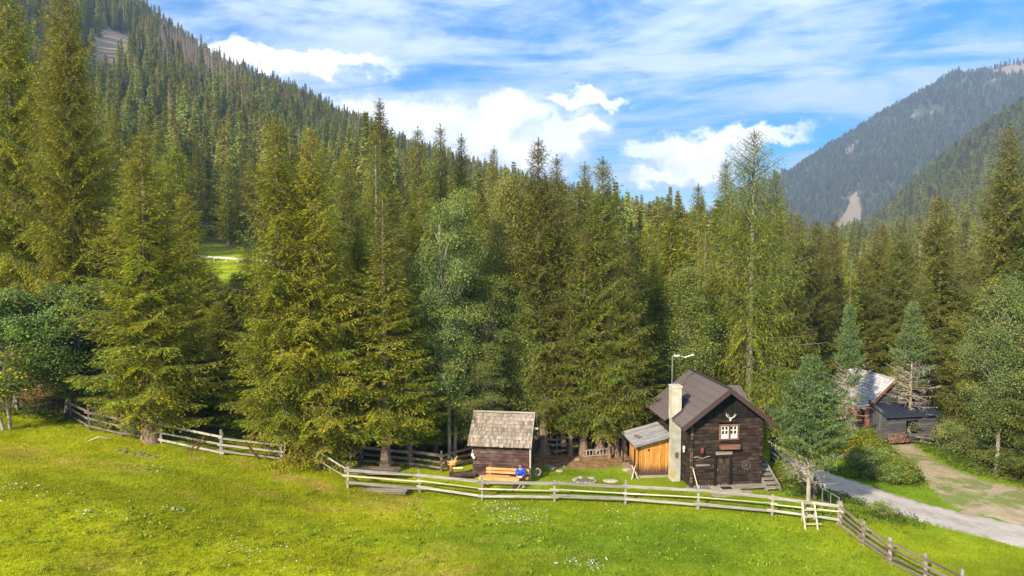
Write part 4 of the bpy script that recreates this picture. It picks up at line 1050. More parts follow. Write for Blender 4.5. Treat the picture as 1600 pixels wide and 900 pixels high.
def brace(px0,py0,px1,py1,dz0,dz1,root,mat,w=.07):
    a = gp(px0,py0)+Vector((0,-.09,dz0)); b = gp(px1,py1)+Vector((0,-.09,dz1)); m_ = MB(7); o = Vector(root.location); m_.beam(a-o, b-o, w, w); m_.build('brace', mat, root)
brace(298,704,322,708,.05,.95,g1,M['redwood'])
g2 = fence_line('field_gate', 'three-rail wooden gate reaching from the tall post to the spruce trunk', E([(347,711),(440,722)]), [.95,.58,.2], FF, FF, rail_h=.11, seed=6)
brace(385,715,405,718,.9,.05,g2,M['redwood'])
fence_line('wooden_fence', 'broken thin-pole fence between the spruce trunks and the fence corner', E([(462,722),(500,735),(543,761)]), [(1.0,FF,.05),(.55,FF,.05)], FD, FF, rail_h=.05, seed=7, post_r=.035)
fence_line('wooden_fence', 'old brown fence behind the fenced corner left of the hut', E([(548,738),(566,726),(640,731),(690,737),(745,722)]), [1.0,.62,.28], FD, FD, rail_h=.15, seed=8)
fence_line('wooden_fence', 'brown three-rail fence at the back of the yard between the trunks', E([(846,708),(870,711),(905,706),(950,703),(992,708)]), [1.05,.66,.28], FD, FD, rail_h=.15, seed=9)
fence_line('wooden_fence', 'dark plank fence between the cabin side and the road', E([(1204,722),(1222,738),(1245,757),(1272,782)]), [.8,.5,.2], FD, FD, rail_h=.2, seed=10)
fence_line('wooden_fence', 'brown rail gate in front of the barn door', E([(1336,682),(1398,688)]), [.95,.6,.25,.05], FD, FD, rail_h=.1, seed=11)
fence_line('wooden_fence', 'low rail fence in front of the woodpile at the barn', E([(1400,688),(1440,694),(1474,700)]), [.55,.2], FD, FD, rail_h=.12, post_h=.8, seed=12)
fence_line('wooden_fence', 'short pale rail fence left of the barn gate', E([(1290,668),(1313,674),(1334,682)]), [.9,.4], FF, FF, rail_h=.1, seed=13)
# crossed stakes at the barn corner
t = thing('stake_fence', 'leaning crossed stakes at the right corner of the barn', 'fence', gp(1472,702))
for i in range(7):
    m_ = MB(i+60); a = gp(1470+i*2.2,705-i*5); o = Vector(t.location); m_.beam(a-o, a-o+Vector((-.5+(i%2)*1.0, .1, 1.35)), .06,.06); m_.build('stake', FD, t)
# steel railing by the fence corner
pts_ = [gp(1284,800), gp(1297,808), gp(1310,816)]
t = thing('steel_railing', 'light steel handrail behind the fence corner beside the pine', 'railing', pts_[0])
o = Vector(t.location)
for p in pts_:
    m_ = MB(4); m_.tube([p-o, p-o+Vector((0,0,1.25))], .025, 8, 1); m_.build('post', M['galv'], t)
m_ = MB(4); m_.tube([p-o+Vector((0,0,1.25)) for p in pts_], .03, 8, 1); m_.build('handrail', M['galv'], t)
m_ = MB(4); m_.tube([p-o+Vector((0,0,.6)) for p in pts_], .02, 8, 1); m_.build('handrail', M['galv'], t)
# A-frame stile
b = gp(1265,822); t = thing('ladder_stile', 'small pale pole stile leaning on the fence under the pine', 'stile', b)
for dx in (-.3, .3):
    m_ = MB(5); m_.beam((dx-.1,-.45,0), (dx,.25,1.1), .06,.06); m_.build('leg', FP, t)
    m_ = MB(6); m_.beam((dx+.12,.5,0), (dx,.1,1.1), .06,.06); m_.build('leg', FP, t)
for k_ in range(3):
    m_ = MB(7); zz = .25+.28*k_; m_.beam((-.42,-.45+zz*.62-.04,zz), (.42,-.45+zz*.62-.04,zz), .06,.05); m_.build('rung', FP, t)

# ------------------------------------------------------------------ log walls
def log_wall(mb, x0, x1, z0, z1, y, th, course, gaps=(), ends=.12, top=None):
    """horizontal logs in the plane y; gaps = openings (x0,x1,z0,z1); top(x-half) clips for gables"""
    z = z0; i = 0
    while z < z1-.02:
        h = course*mb.r.uniform(.88,1.1); h = min(h, z1-z); a, b = x0, x1
        if top: a, b = max(a, top(z+h)[0]), min(b, top(z+h)[1])
        e = 0 if top else ends*((i % 2)*.6+.4)
        segs = [(a-e, b+e)]
        for (gx0,gx1,gz0,gz1) in gaps:
            if z+h > gz0+.02 and z < gz1-.02:
                ns = []
                for (p, q) in segs:
                    if gx0 > p and gx1 < q: ns += [(p,gx0),(gx1,q)]
                    else: ns.append((p,q))
                segs = ns
        for (p,q) in segs:
            if q-p > .05:
                mb.box(((p+q)/2, y+mb.r.uniform(-.012,.012), z+h/2), (q-p, th, h-.018), jit=.006)
        z += h; i += 1

# ------------------------------------------------------------------ cabin
cb0 = gp(1076, 763); yaw = math.radians(6.5)
cbx = cb0 + Vector((math.cos(yaw), math.sin(yaw), 0))*2.1; cbx.z = 0.0
cab = thing('log_cabin', 'dark two-storey log cabin with brown metal roof and antlers on its gable', 'cabin', cbx, yaw)
Wd, Dp, HE, HR = 2.1, 5.0, 3.95, 5.57     # half width, depth, eave height of the wall, gable peak
sl_ = (HR-HE)/Wd
gtop = lambda z: (-(HR-z)/sl_, (HR-z)/sl_)
DOOR = (-.55,.25,.12,1.72); WIN = (-.42,.75,2.72,3.62)
mb = MB(10); mb.r.seed(3)
log_wall(mb, -Wd, Wd, .12, HE, 0, .16, .205, [DOOR, WIN]); mb.build('front_wall', M['logs'], cab)
mb = MB(11); z = HE
for k_ in range(26):                                            # vertical boards of the gable
    x = -Wd+(k_+.5)*(2*Wd/26); zt_ = HR-abs(x)*sl_-.02
    if zt_ > HE+.05: mb.box((x, .02+mb.r.uniform(-.008,.008), (HE+zt_)/2), (2*Wd/26-.012, .06, zt_-HE-.005), mb.r.uniform(.5,.9))
mb.build('gable', M['logs_black'], cab)
for sx in (-1, 1):
    mb = MB(12+sx); mb.xf = Matrix.Translation((sx*(Wd-.08), Dp/2, 0)) @ Matrix.Rotation(math.pi/2, 4, 'Z')
    log_wall(mb, -Dp/2+.17, Dp/2-.17, .12, HE, 0, .16, .205, [], ends=.0); mb.build('side_wall', M['logs'], cab)
    mb = MB(22+sx)                                             # corner joint ends
    for k_ in range(18): mb.box((sx*(Wd-.08), -.14, .22+k_*.205), (.15, .10, .165), mb.r.uniform(1.3,3.2) if sx < 0 else mb.r.uniform(.7,1.6), jit=.01)
    mb.build('log_corner', M['logs'], cab)
mb = MB(15); log_wall(mb, -Wd, Wd, .12, HR-.2, Dp, .16, .205, top=lambda z: (max(-Wd, -(HR-z)/sl_), min(Wd, (HR-z)/sl_)), ends=0); mb.build('rear_wall', M['logs'], cab)
# plinth
mb = MB(16)
for k_ in range(22): mb.lump((-2.15+k_*.205, -.03, .05), (.15,.13,.13), seed=k_)
mb.build('stone_plinth', M['stonedark'], cab)
# roof
OV, OF, OB = .62, .62, .5
for sx in (-1, 1):
    mb = MB(30+sx); zr = HR+.14; xe = sx*(Wd+(OV if sx < 0 else .56)); ze = zr-abs(xe)*sl_*1.0
    y0, y1 = -OF, Dp+OB
    if sx < 0:   # notch around the chimney
        xn = -(Wd+.02); zn = zr-abs(xn)*sl_
        quad = [(0,y0,zr),(xe,y0,ze),(xe,1.9,ze),(xe-.22,1.9,ze-.22*sl_),(xe-.22,y1,ze-.22*sl_),(0,y1,zr)]
    else: quad = [(0,y0,zr),(0,y1,zr),(xe,y1,ze),(xe,y0,ze)]
    mb.poly(quad, .09, 1.0, up=(sx*sl_/math.hypot(1,sl_)*1, 0, 1/math.hypot(1,sl_)))
    rf = mb.build('roof', M['rooftin'], cab)
    mb = MB(35)
    for k_ in range(1, 7):                                     # sheet seams
        fx_ = k_/7; xx = xe*fx_; mb.beam((xx, y0+.02, zr-abs(xx)*sl_+.008), (xx, y1-.02, zr-abs(xx)*sl_+.008), .02, .014, .85)
    mb.build('roof_seam', M['rooftin'], rf)
    mb = MB(36); mb.beam((0, y0-.012, zr-.08), (xe*1.01, y0-.012, ze-.08), .035, .26, 1.0); mb.build('bargeboard', M['trim'], cab)
    mb = MB(37)
    for k_ in range(6):
        yy = y0+.1+k_*(y1-y0-.3)/5; mb.beam((sx*.1, yy, zr-.19-.1*sl_), (xe*.97, yy, zr-abs(xe*.97)*sl_-.17), .08,.1, .8)
    mb.build('rafter', M['logs_black'], cab)
mb = MB(38); mb.beam((0,-OF,HR+.165), (0,Dp+OB,HR+.165), .2,.05,.8); mb.build('ridge_cap', M['trim'], cab)
mb = MB(39); mb.box((-1.72, 2.1, HR+.14-1.72*sl_+.05), (.5,1.1,.09), 1, rot=Matrix.Rotation(-math.atan(sl_),3,'Y')); mb.build('roof_hatch', M['rooftin_dark'], cab)
# cross wing at the back right
mb = MB(40); xw0, xw1 = .4, Wd+.95; yr_, zr_ = Dp-.2, 4.75; ye_, ze_ = Dp-1.5, 3.92
mb.poly([(xw0,yr_,zr_),(xw0,ye_,ze_),(xw1,ye_,ze_),(xw1,yr_,zr_)], .07, 1.0)
mb.poly([(xw0,yr_,zr_),(xw1,yr_,zr_),(xw1,yr_+1.4,ze_),(xw0,yr_+1.4,ze_)], .07, 1.0)
wr = mb.build('roof', M['rooftin'], cab)
mb = MB(41)
for k_ in range(9):
    xx = xw0+(k_+.5)*(xw1-xw0)/9; mb.beam((xx,yr_-.01,zr_+.015),(xx,ye_+.01,ze_+.015), .035,.04,.8)
mb.build('roof_seam', M['rooftin'], wr)
mb = MB(42); mb.box(((Wd+xw1-.3)/2+.02, Dp-.2, 2.05), (xw1-.3-Wd-.05, 2.2, 3.7), .8); mb.build('side_wing', M['logs'], cab)
# window with two casements
fx0, fx1, fz0, fz1 = WIN; wf = MB(43)
for (a, b) in (((fx0,-.12,fz0+.04),(fx1,-.12,fz0+.04)), ((fx0,-.12,fz1-.04),(fx1,-.12,fz1-.04))): wf.beam(a, b, .08,.08)
for x in (fx0+.04, fx1-.04, (fx0+fx1)/2): wf.beam((x,-.118,fz0),(x,-.118,fz1), .075,.076, up=(0,1,0))
wn = wf.build('window', M['redtrim'], cab)
for k_ in range(2):
    cx = fx0+.08+(k_+.5)*((fx1-fx0-.16)/2); hw = (fx1-fx0-.2)/4
    mb = MB(44); z0_, z1_ = fz0+.09, fz1-.09
    for x in (cx-hw+.04, cx, cx+hw-.04): mb.beam((x,-.085,z0_),(x,-.085,z1_), .055,.045,1,up=(0,1,0))
    for z in (z0_+.02, (z0_+z1_)/2+.1, z1_-.02): mb.beam((cx-hw,-.088,z),(cx+hw,-.088,z), .045,.05,1)
    mb.box((cx, -.075, z0_+.13), (2*hw-.02, .012, .22), .8)     # half curtain
    mb.build('sash', M['white'], wn)
    mb = MB(45); mb.box((cx, -.05, (z0_+z1_)/2), (2*hw, .015, z1_-z0_), 1); mb.build('pane', M['glass'], wn)
mb = MB(46); mb.box((.17,-.24,2.36), (1.12,.22,.24), 1.0, jit=.01); mb.build('flower_box', M['redtrim'], cab)
mb = MB(47); mb.box((-.12,-.12,1.98),(.95,.06,.17), 1.0, jit=.006); mb.build('lintel_board', M['plank'], cab)
# door
dx0, dx1, dz0, dz1 = DOOR; mb = MB(48)
for k_ in range(4): mb.box((dx0+(k_+.5)*.2, -.02, (dz0+dz1)/2), (.19,.05,dz1-dz0-.02), mb.r.uniform(.8,1.6))
mb.box(((dx0+dx1)/2,-.056,.55),(.76,.02,.5), 1.1)
dr = mb.build('door', M['logs'], cab)
mb = MB(49); mb.tube([(dx0+.1,-.08,.95),(dx0+.1,-.08,1.1)], .018, 6, 1); mb.build('handle', M['galv'], dr)
mb = MB(50)
for x in (dx0-.06, dx1+.06): mb.box((x,-.10,(dz0+dz1)/2),(.12,.08,dz1-dz0+.1), .7)
mb.box(((dx0+dx1)/2,-.102,dz1+.09),(dx1-dx0+.36,.085,.13), .8); mb.build('door_frame', M['logs_black'], cab)
# antlers
an = MB(51); cx, cz = 0, 0
an.lump((cx,-.16,cz), (.09,.07,.15), 1, nz=.1)
for s in (-1,1):
    an.tube([(cx+s*.04,-.17,cz+.1),(cx+s*.18,-.2,cz+.14),(cx+s*.33,-.22,cz+.26),(cx+s*.36,-.2,cz+.5)], [.03,.028,.024,.01], 6, 1)
    an.tube([(cx+s*.15,-.19,cz+.13),(cx+s*.14,-.26,cz+.3)], [.02,.008], 5, 1); an.tube([(cx+s*.30,-.21,cz+.22),(cx+s*.22,-.25,cz+.42)], [.02,.008], 5, 1)
    an.tube([(cx+s*.33,-.21,cz+.28),(cx+s*.46,-.22,cz+.4)], [.02,.008], 5, 1)
an.v = [(.2+v[0]*.72, v[1], 3.9+v[2]*.78) for v in an.v]
ao = an.build('antlers', M['bone'], None, True); ao.matrix_world = cab.matrix_basis; ao.location = cbx; ao.rotation_euler = (0,0,yaw)
tag(ao, 'white antlers with skull mounted above the cabin window', 'antlers')
def at_cabin(o, label, cat): o.location = cbx; o.rotation_euler = (0,0,yaw); return tag(o, label, cat)
# wagon wheel
root = thing('wagon_wheel', 'small dark spoked wheel hung on the cabin wall right of the door', 'wheel', cbx + Matrix.Rotation(yaw,3,'Z') @ Vector((1.22,-.12,1.23)), yaw)
mb = MB(52); n = 20; mb.tube([(.24*math.cos(2*math.pi*k_/n),0,.24*math.sin(2*math.pi*k_/n)) for k_ in range(n+1)], .03, 6, 1.0, False); mb.build('rim', M['barn_wood'], root)
mb = MB(53); mb.tube([(0,-.06,0),(0,.04,0)], .06, 8, 1); mb.build('hub', M['barn_wood'], root)
for k_ in range(8):
    mb = MB(54); a = k_*math.pi/4; mb.beam((.05*math.cos(a),0,.05*math.sin(a)),(.23*math.cos(a),0,.23*math.sin(a)), .025,.025,1.3); mb.build('spoke', M['barn_wood'], root)
# things on and by the wall
mb = MB(55); mb.lump((-1.42,-.2,2.18),(.11,.1,.2),1,nz=.25,seed=4); mb.tube([(-1.5,-.2,2.3),(-1.56,-.22,2.42)],[.02,.01],5,1); mb.tube([(-1.34,-.2,2.3),(-1.3,-.22,2.42)],[.02,.01],5,1)
at_cabin(mb.build('carved_mask', M['redwood'], None, True), 'small brown horned head carving on the cabin wall left of the door', 'carving')
mb = MB(56); mb.tube([(-1.9+.1*k_,-.14,1.78+.05*math.sin(k_*.9)) for k_ in range(11)], [.03]*10+[.01], 6, 1); at_cabin(mb.build('branch_ornament', M['plank'], None, True), 'pale crooked branch fixed on the cabin wall', 'branch')
mb = MB(57); mb.box((-1.35,-.13,1.33),(.8,.05,.09),1,jit=.01); at_cabin(mb.build('wall_shelf', M['plank'], None), 'narrow grey shelf board left of the cabin door', 'shelf')
mb = MB(58); mb.beam((-1.72,-.5,.05),(-1.95,-.11,1.3),.04,.04,1.3); at_cabin(mb.build('walking_stick', M['fence_pale'], None), 'pale pole leaning against the cabin wall', 'pole')
mb = MB(59); mb.box((1.25,-.42,.13),(1.95,.55,.07),1.1,jit=.01)
for x in (.4,2.1): mb.box((x,-.42,.04),(.12,.45,.14),.8)
at_cabin(mb.build('low_platform', M['plank'], None), 'low grey wooden platform right of the cabin door', 'platform')
mb = MB(60); mb.box((-.15,-.55,.05),(1.5,.8,.12),1.2,jit=.02); mb.box((-.1,-1.15,.02),(2.4,.7,.1),1.0,jit=.03); at_cabin(mb.build('stone_step', M['stone'], None), 'flat pale stone slabs in front of the cabin door', 'step')
mb = MB(61); mb.box((-.1,-.5,.125),(.6,.35,.03),1); at_cabin(mb.build('doormat', M['iron'], None), 'dark doormat on the stone before the cabin door', 'doormat')
root = thing('outdoor_stairs', 'weathered stone and timber steps at the right corner of the cabin', 'stairs', cbx + Matrix.Rotation(yaw,3,'Z') @ Vector((2.55,-.35,0)), yaw)
for k_ in range(6):
    mb = MB(62+k_); mb.box((0,.3*k_-.3,.09+.16*k_),(.75,.32,.09),jit=.01); mb.build('tread', M['plank'], root)
for sx in (-1,1):
    mb = MB(70); mb.beam((sx*.4,-.5,-.02),(sx*.4,1.45,1.0),.06,.2); mb.build('stringer', M['fence'], root)
# chimney
RzC = Matrix.Rotation(yaw,3,'Z')
zc_ = HR+.14-(Wd+.33)*sl_
mb = MB(71); mb.box((-(Wd+.33),1.45,(5.5+zc_-.3)/2),(.54,.6,5.5-zc_+.3),1,jit=.012)
ch = mb.build('chimney_stack', M['plaster'], None); root = thing('chimney', 'cream plastered chimney rising along the left side of the cabin', 'chimney', cbx, yaw); ch.parent = root
mb = MB(72); mb.box((-(Wd+.33),1.45,5.53),(.62,.68,.09),1.1); mb.build('chimney_cap', M['plaster'], root)
mb = MB(73); mb.box((-(Wd+.31),1.128,1.55),(.17,.03,.32),1.2); mb.build('soot_door', M['redwood'], root)
mb = MB(74)
for yy in (1.10, 1.80): mb.beam((-(Wd+.62),yy,zc_-.29*sl_+.05),(-(Wd+.02),yy,zc_+.31*sl_+.05),.05,.16,1)
mb.beam((-(Wd+.02),1.08,zc_+.31*sl_+.06),(-(Wd+.02),1.82,zc_+.31*sl_+.06),.06,.14,1); mb.build('flashing', M['trim'], root)
mb = MB(711); mb.box((-(Wd+.31),1.45,(zc_-.35)/2),(.5,.62,zc_-.35),1,jit=.012); mb.build('chimney_base', M['plaster_low'], root)
# antenna mast
mz = cbx + RzC @ Vector((-(Wd+.02),2.9,0)); mb = MB(75); mb.tube([(0,0,3.4),(0,0,7.05)], .026, 8, 1)
root = thing('antenna_mast', 'thin light steel mast with small devices beside the chimney', 'antenna', mz, yaw); mb.build('mast', M['galv'], root)
mb = MB(76); mb.tube([(0,0,7.0),(.55,0,7.0)], .025, 6, 1); mb.build('arm', M['galv'], root)
mb = MB(77); mb.box((.25,-.05,7.05),(.34,.1,.09),.8); mb.build('camera_box', M['white'], root)
mb = MB(78); mb.tube([(.75,0,6.92),(1.25,-.05,7.08)], .03, 6, 1); mb.tube([(.5,0,7.0),(.8,0,6.93)], .02, 6, 1); mb.lump((1.25,-.05,7.08),(.07,.07,.07),.8,nz=.05); mb.build('sensor', M['white'], root)
# lamp and gear hanging on the left wall
mb = MB(79); mb.lump((-(Wd+.18),.35,2.2),(.08,.1,.14),1,nz=.1); mb.lump((-(Wd+.18),.35,2.02),(.06,.07,.08),1,nz=.1); at_cabin(mb.build('wall_lantern', M['bone'], None, True), 'small white lantern hung at the left corner of the cabin', 'lantern')

# ------------------------------------------------------------------ lean-to shed
sh0 = gp(1000, 746); shr = thing('garden_shed', 'small shed of golden vertical boards with grey board roof beside the chimney', 'shed', (sh0.x, sh0.y, 0), math.radians(5))
mb = MB(80); nb_ = 13
for k_ in range(nb_):
    x = (k_+.5)*1.75/nb_; h = 1.9+.25*(x/1.75)
    mb.box((x, 0, .1+h/2), (1.75/nb_-.012, .05, h), mb.r.uniform(.75,1.2))
mb.beam((0,-.035,1.72),(1.7,-.035,1.72),.03,.05,.9)
m, g = new_mat('golden_boards_weathered_foot'); v = g.vm('MULTIPLY', g.attr('grain','Vector'), (1,9,9)); n = g.noise(v,1,5,.65,.3)
c = g.mix(g.ramp(n,.3,.7), (.46,.17,.03), (.80,.38,.085)); tcn = g.new('ShaderNodeTexCoord'); s_ = g.new('ShaderNodeSeparateXYZ'); g.l.new(tcn.outputs['Object'], s_.inputs[0])
c = g.mix(g.ramp(g.m('ADD', s_.outputs[2], g.m('MULTIPLY', g.m('SUBTRACT', n, .5), .6)), .95, .25), c, (.10,.055,.035)); c = g.mix(1.0, c, g.attr('Col'), 'MULTIPLY')
M['gold'] = finish(m, g, c, .7, .25)
fw = mb.build('front_wall', M['gold'], shr)
mb = MB(81)
for k_ in range(14): mb.box((-.01, .07+(k_+.5)*.16, 1.0), (.05,.15,1.85), mb.r.uniform(.7,1.1))
mb.build('side_wall', M['gold'], shr)
mb = MB(82)
for k_ in range(8):
    y = -.42+k_*.40; mb.beam((-.45,y+.2,1.93+.015*(k_%2)),(1.85,y+.2,2.52+.015*(k_%2)), .41,.035, mb.r.uniform(.8,1.25), jit=.01)
mb.build('roof', M['shingle_grey'], shr)
mb = MB(83); mb.beam((-.45,-.24,1.86),(1.8,-.24,2.44),.04,.13,.9); mb.build('bargeboard', M['fence'], shr)
mb = MB(84)
for y in (-.1,2.6): mb.beam((-.36,y,0),(-.36,y,1.85),.07,.07,.6)
mb.beam((-.36,-.1,1.83),(-.36,2.6,1.83),.07,.07,.6); mb.build('post_frame', M['iron'], shr)
mb = MB(85); mb.box((.85,-.02,.06),(1.8,.16,.13),1,jit=.01); mb.box((-.2,1.2,.05),(.5,2.6,.1),.9,jit=.01); mb.build('footing', M['stone'], shr)
mb = MB(86); mb.box((.12,-.08,1.86),(.16,.14,.13),1); mb.build('birdhouse', M['gold'], shr)
mb = MB(87); mb.box((.5,-.04,1.63),(.1,.03,.12),1); mb.build('latch', M['iron'], shr)
mb = MB(88); mb.beam((-.55,-.35,0),(-.25,-.1,.95),.035,.035,1.2); mb.beam((-.15,-.3,0),(-.5,-.05,.75),.035,.035,1.2); o = mb.build('garden_tools', M['fence_pale'], None); o.location = shr.location; tag(o, 'two pale wooden poles crossed at the left corner of the golden shed', 'poles')
# dark satellite-like cover on the shed roof
mb = MB(89); mb.box((.12,1.0,2.16),(.28,.55,.06),1,rz=.3); mb.build('roof_hatch', M['stonedark'], shr)

# ------------------------------------------------------------------ small hut
hy = math.radians(-8); h0 = gp(740, 746); hut = thing('wooden_hut', 'small brown log hut with steep wooden shingle roof behind the bench', 'hut', (h0.x, h0.y, 0), hy)
HW, HD, HH = 3.22, 3.2, 2.05
mb = MB(90); log_wall(mb, 0, HW, .08, HH, 0, .14, .2, ends=.06); mb.build('front_wall', M['hut_wood'], hut)
for xx in (.07, HW-.07):
    mb = MB(91); mb.xf = Matrix.Translation((xx, HD/2, 0)) @ Matrix.Rotation(math.pi/2, 4, 'Z'); log_wall(mb, -HD/2+.12, HD/2-.12, .08, HH, 0, .14, .2, ends=0); mb.build('side_wall', M['hut_wood'], hut)
    mb = MB(92); mb.xf = Matrix.Translation((xx, HD/2, 0)) @ Matrix.Rotation(math.pi/2, 4, 'Z'); pk = HH+.78*HD/2-.05
    log_wall(mb, -HD/2, HD/2, HH, pk, 0, .07, .2, ends=0, top=lambda z: (-(pk-z)/.78-.03, (pk-z)/.78+.03)); mb.build('gable', M['logs_black'], hut)
mb = MB(93); log_wall(mb, 0, HW, .08, HH, HD, .14, .2, ends=0); mb.build('rear_wall', M['hut_wood'], hut)
mb = MB(94)
for k_ in range(9): mb.lump((.2+k_*.36,.0,.03),(.2,.14,.12),seed=k_+30)
mb.build('stone_plinth', M['stone'], hut)
def shingle_roof(mb, x0, x1, ye, ze, yr, zr, rows, wmin=.07, wmax=.14, tone=(.65,1.35)):
    sl = math.hypot(yr-ye, zr-ze); uy, uz = (yr-ye)/sl, (zr-ze)/sl; ny, nz = -uz*(1 if yr > ye else -1), abs(uy)
    if yr < ye: ny = uz
    for k_ in range(rows):
        s0 = k_*sl/rows-.03; s1 = min(sl, (k_+1)*sl/rows+.12); x = x0; rt = mb.r.uniform(.85,1.1)
        while x < x1-.01:
            w = min(mb.r.uniform(wmin,wmax), x1-x); s0j = s0-mb.r.uniform(0,.045); lift = mb.r.uniform(.0,.012)
            p = [(x+.004, ye+uy*s0j+ny*(.055+lift), ze+uz*s0j+nz*(.055+lift)), (x+w-.004, ye+uy*s0j+ny*(.055+lift), ze+uz*s0j+nz*(.055+lift)),
                 (x+w-.004, ye+uy*s1+ny*.012, ze+uz*s1+nz*.012), (x+.004, ye+uy*s1+ny*.012, ze+uz*s1+nz*.012)]
            lo = [(a, b-ny*.022, c-nz*.022) for a,b,c in p]
            mb.add(p+lo, [(0,1,2,3) if yr > ye else (3,2,1,0),(4,5,1,0) if yr > ye else (0,1,5,4),(7,4,0,3),(5,6,2,1)], mb.r.uniform(*tone)*rt, [(q,a,0) for q,a in ((0,0),(0,w),(.3,w),(.3,0))]*2)
            x += w
zr = HH+.05+.78*(HD/2+.25); mb = MB(95); mb.poly([(-.28,-.3,HH-.0),(HW+.16,-.3,HH-.0),(HW+.16,HD/2,zr-.0),(-.28,HD/2,zr-.0)],.03,.6)
shingle_roof(mb, -.3, HW+.18, -.35, HH-.02, HD/2, zr, 9); mb.build('roof', M['shingle'], hut)
mb = MB(96); mb.poly([(-.28,HD/2+.01,zr),(HW+.16,HD/2+.01,zr),(HW+.16,HD+.3,HH),(-.28,HD+.3,HH)],.03,.6); shingle_roof(mb, -.3, HW+.18, HD+.35, HH-.02, HD/2, zr, 9); mb.build('roof', M['shingle'], hut)
mb = MB(97); mb.beam((-.3,HD/2-.05,zr+.07),(HW+.2,HD/2-.05,zr+.07),.16,.06,1.3); mb.build('ridge_board', M['fence'], hut)
mb = MB(98); mb.beam((HW+.21,-.38,HH-.03),(HW+.21,HD/2,zr+.04),.04,.2,1.1); mb.beam((HW+.21,HD+.38,HH-.03),(HW+.21,HD/2+.02,zr+.04),.04,.2,1.1); mb.build('bargeboard', M['fence'], hut)
mb = MB(99); mb.beam((HW+.12,-.1,0),(HW+.14,-.14,HH),.1,.1,1.2); mb.build('corner_post', M['fence'], hut)
mb = MB(100); mb.beam((HW+.16,.9,2.85),(HW+.5,.9,2.85),.1,.1,1.2); mb.build('purlin', M['fence'], hut)
hR = Matrix.Rotation(hy,3,'Z'); hl = Vector(hut.location)
mb = MB(101); mb.lump((0,0,0),(.1,.07,.13),1,nz=.15); mb.lump((.08,-.02,-.14),(.08,.06,.1),1,nz=.15); mb.tube([(-.04,0,.1),(0,-.02,.35)],[.03,.01],5,1)
o = mb.build('animal_skull', M['bone'], None, True); o.location = hl+hR@Vector((-.02,-.16,1.42)); tag(o, 'white animal skull hanging on the left corner of the hut', 'skull')
root = thing('wagon_wheel', 'pale cart wheel leaning beside the right end of the hut', 'wheel', hl+hR@Vector((HW+.5,.35,.42)), .3)
mb = MB(102); n = 20; mb.tube([(.20*math.cos(2*math.pi*k_/n),0,.20*math.sin(2*math.pi*k_/n)) for k_ in range(n+1)], .045, 6, 1.0, False); mb.build('rim', M['fence'], root)
for k_ in range(6):
    mb = MB(103); a = k_*math.pi/3; mb.beam((0,0,0),(.2*math.cos(a),0,.2*math.sin(a)), .03,.03,.6); mb.build('spoke', M['fence_dark'], root)

# bench and low table
bl = hl+hR@Vector((.9,-.62,0)); bl.z = float(gz(bl.x,bl.y)); bench = thing('garden_bench', 'long honey-coloured wooden bench with backrest against the hut wall', 'bench', bl, hy)
for k_ in range(2):
    mb = MB(110+k_); mb.box((1.2,.02+.015*k_,.80-.19*k_),(2.5,.05,.13),1,jit=.008); mb.build('back_slat', M['bench'], bench)
mb = MB(112); mb.box((1.2,-.22,.44),(2.5,.42,.06),.8,jit=.006); mb.build('seat', M['bench'], bench)
for x in (.15,2.25):
    mb = MB(113); mb.beam((x,.05,0),(x,.09,.9),.08,.07,.8); mb.build('leg', M['bench'], bench); mb = MB(114); mb.beam((x,-.38,0),(x,-.36,.41),.08,.08,.8); mb.build('leg', M['bench'], bench)
tl_ = hl+hR@Vector((.68,-1.62,0)); tl_.z = float(gz(tl_.x,tl_.y)); tb = thing('low_table', 'low orange log table standing in front of the bench', 'table', tl_, hy)
mb = MB(115); mb.box((1.1,0,.60),(2.25,.34,.15),1,jit=.012); mb.build('table_top', M['bench'], tb)
for x in (.25,1.85):
    for s in (-1,1):
        mb = MB(116); mb.beam((x,s*.05,.53),(x+.02,s*.26,0),.09,.12,.8,up=(1,0,0)); mb.build('leg', M['redwood'], tb)
mb = MB(117); mb.box((.35,-.3,.06),(.5,.2,.05),1.2); mb.build('foot_board', M['fence_pale'], tb)
mb = MB(118); mb.beam((2.05,-.3,0),(2.45,-.1,.55),.05,.05,1); mb.build('strut', M['fence'], tb)
# person on the bench
def skin(name, verts, edges, radii, mat, parent, lev=2):
    me = bpy.data.meshes.new(name); me.from_pydata(verts, edges, []); o = link(name, me, parent); me.materials.append(mat)
    a = me.attributes.new('Col','FLOAT_COLOR','POINT')
    md = o.modifiers.new('skin','SKIN'); md.use_smooth_shade = True
    for i, rr2 in enumerate(radii): me.skin_vertices[0].data[i].radius = (rr2, rr2)
    me.skin_vertices[0].data[0].use_root = True
    md = o.modifiers.new('sub','SUBSURF'); md.levels = lev; md.render_levels = lev
    dg = bpy.context.evaluated_depsgraph_get(); ev = o.evaluated_get(dg); nm = bpy.data.meshes.new_from_object(ev); o.modifiers.clear(); o.data = nm
    for at_ in list(nm.attributes):
        if at_.name == 'Col': nm.attributes.remove(at_)
    c_ = nm.attributes.new('Col','FLOAT_COLOR','POINT'); c_.data.foreach_set('color', np.ones(len(nm.vertices)*4, np.float32))
    return o
pb = bl+hR@Vector((2.0,-.2,.47)); pr = thing('person', 'person in a blue top and dark trousers sitting on the bench looking down', 'person', pb, hy)
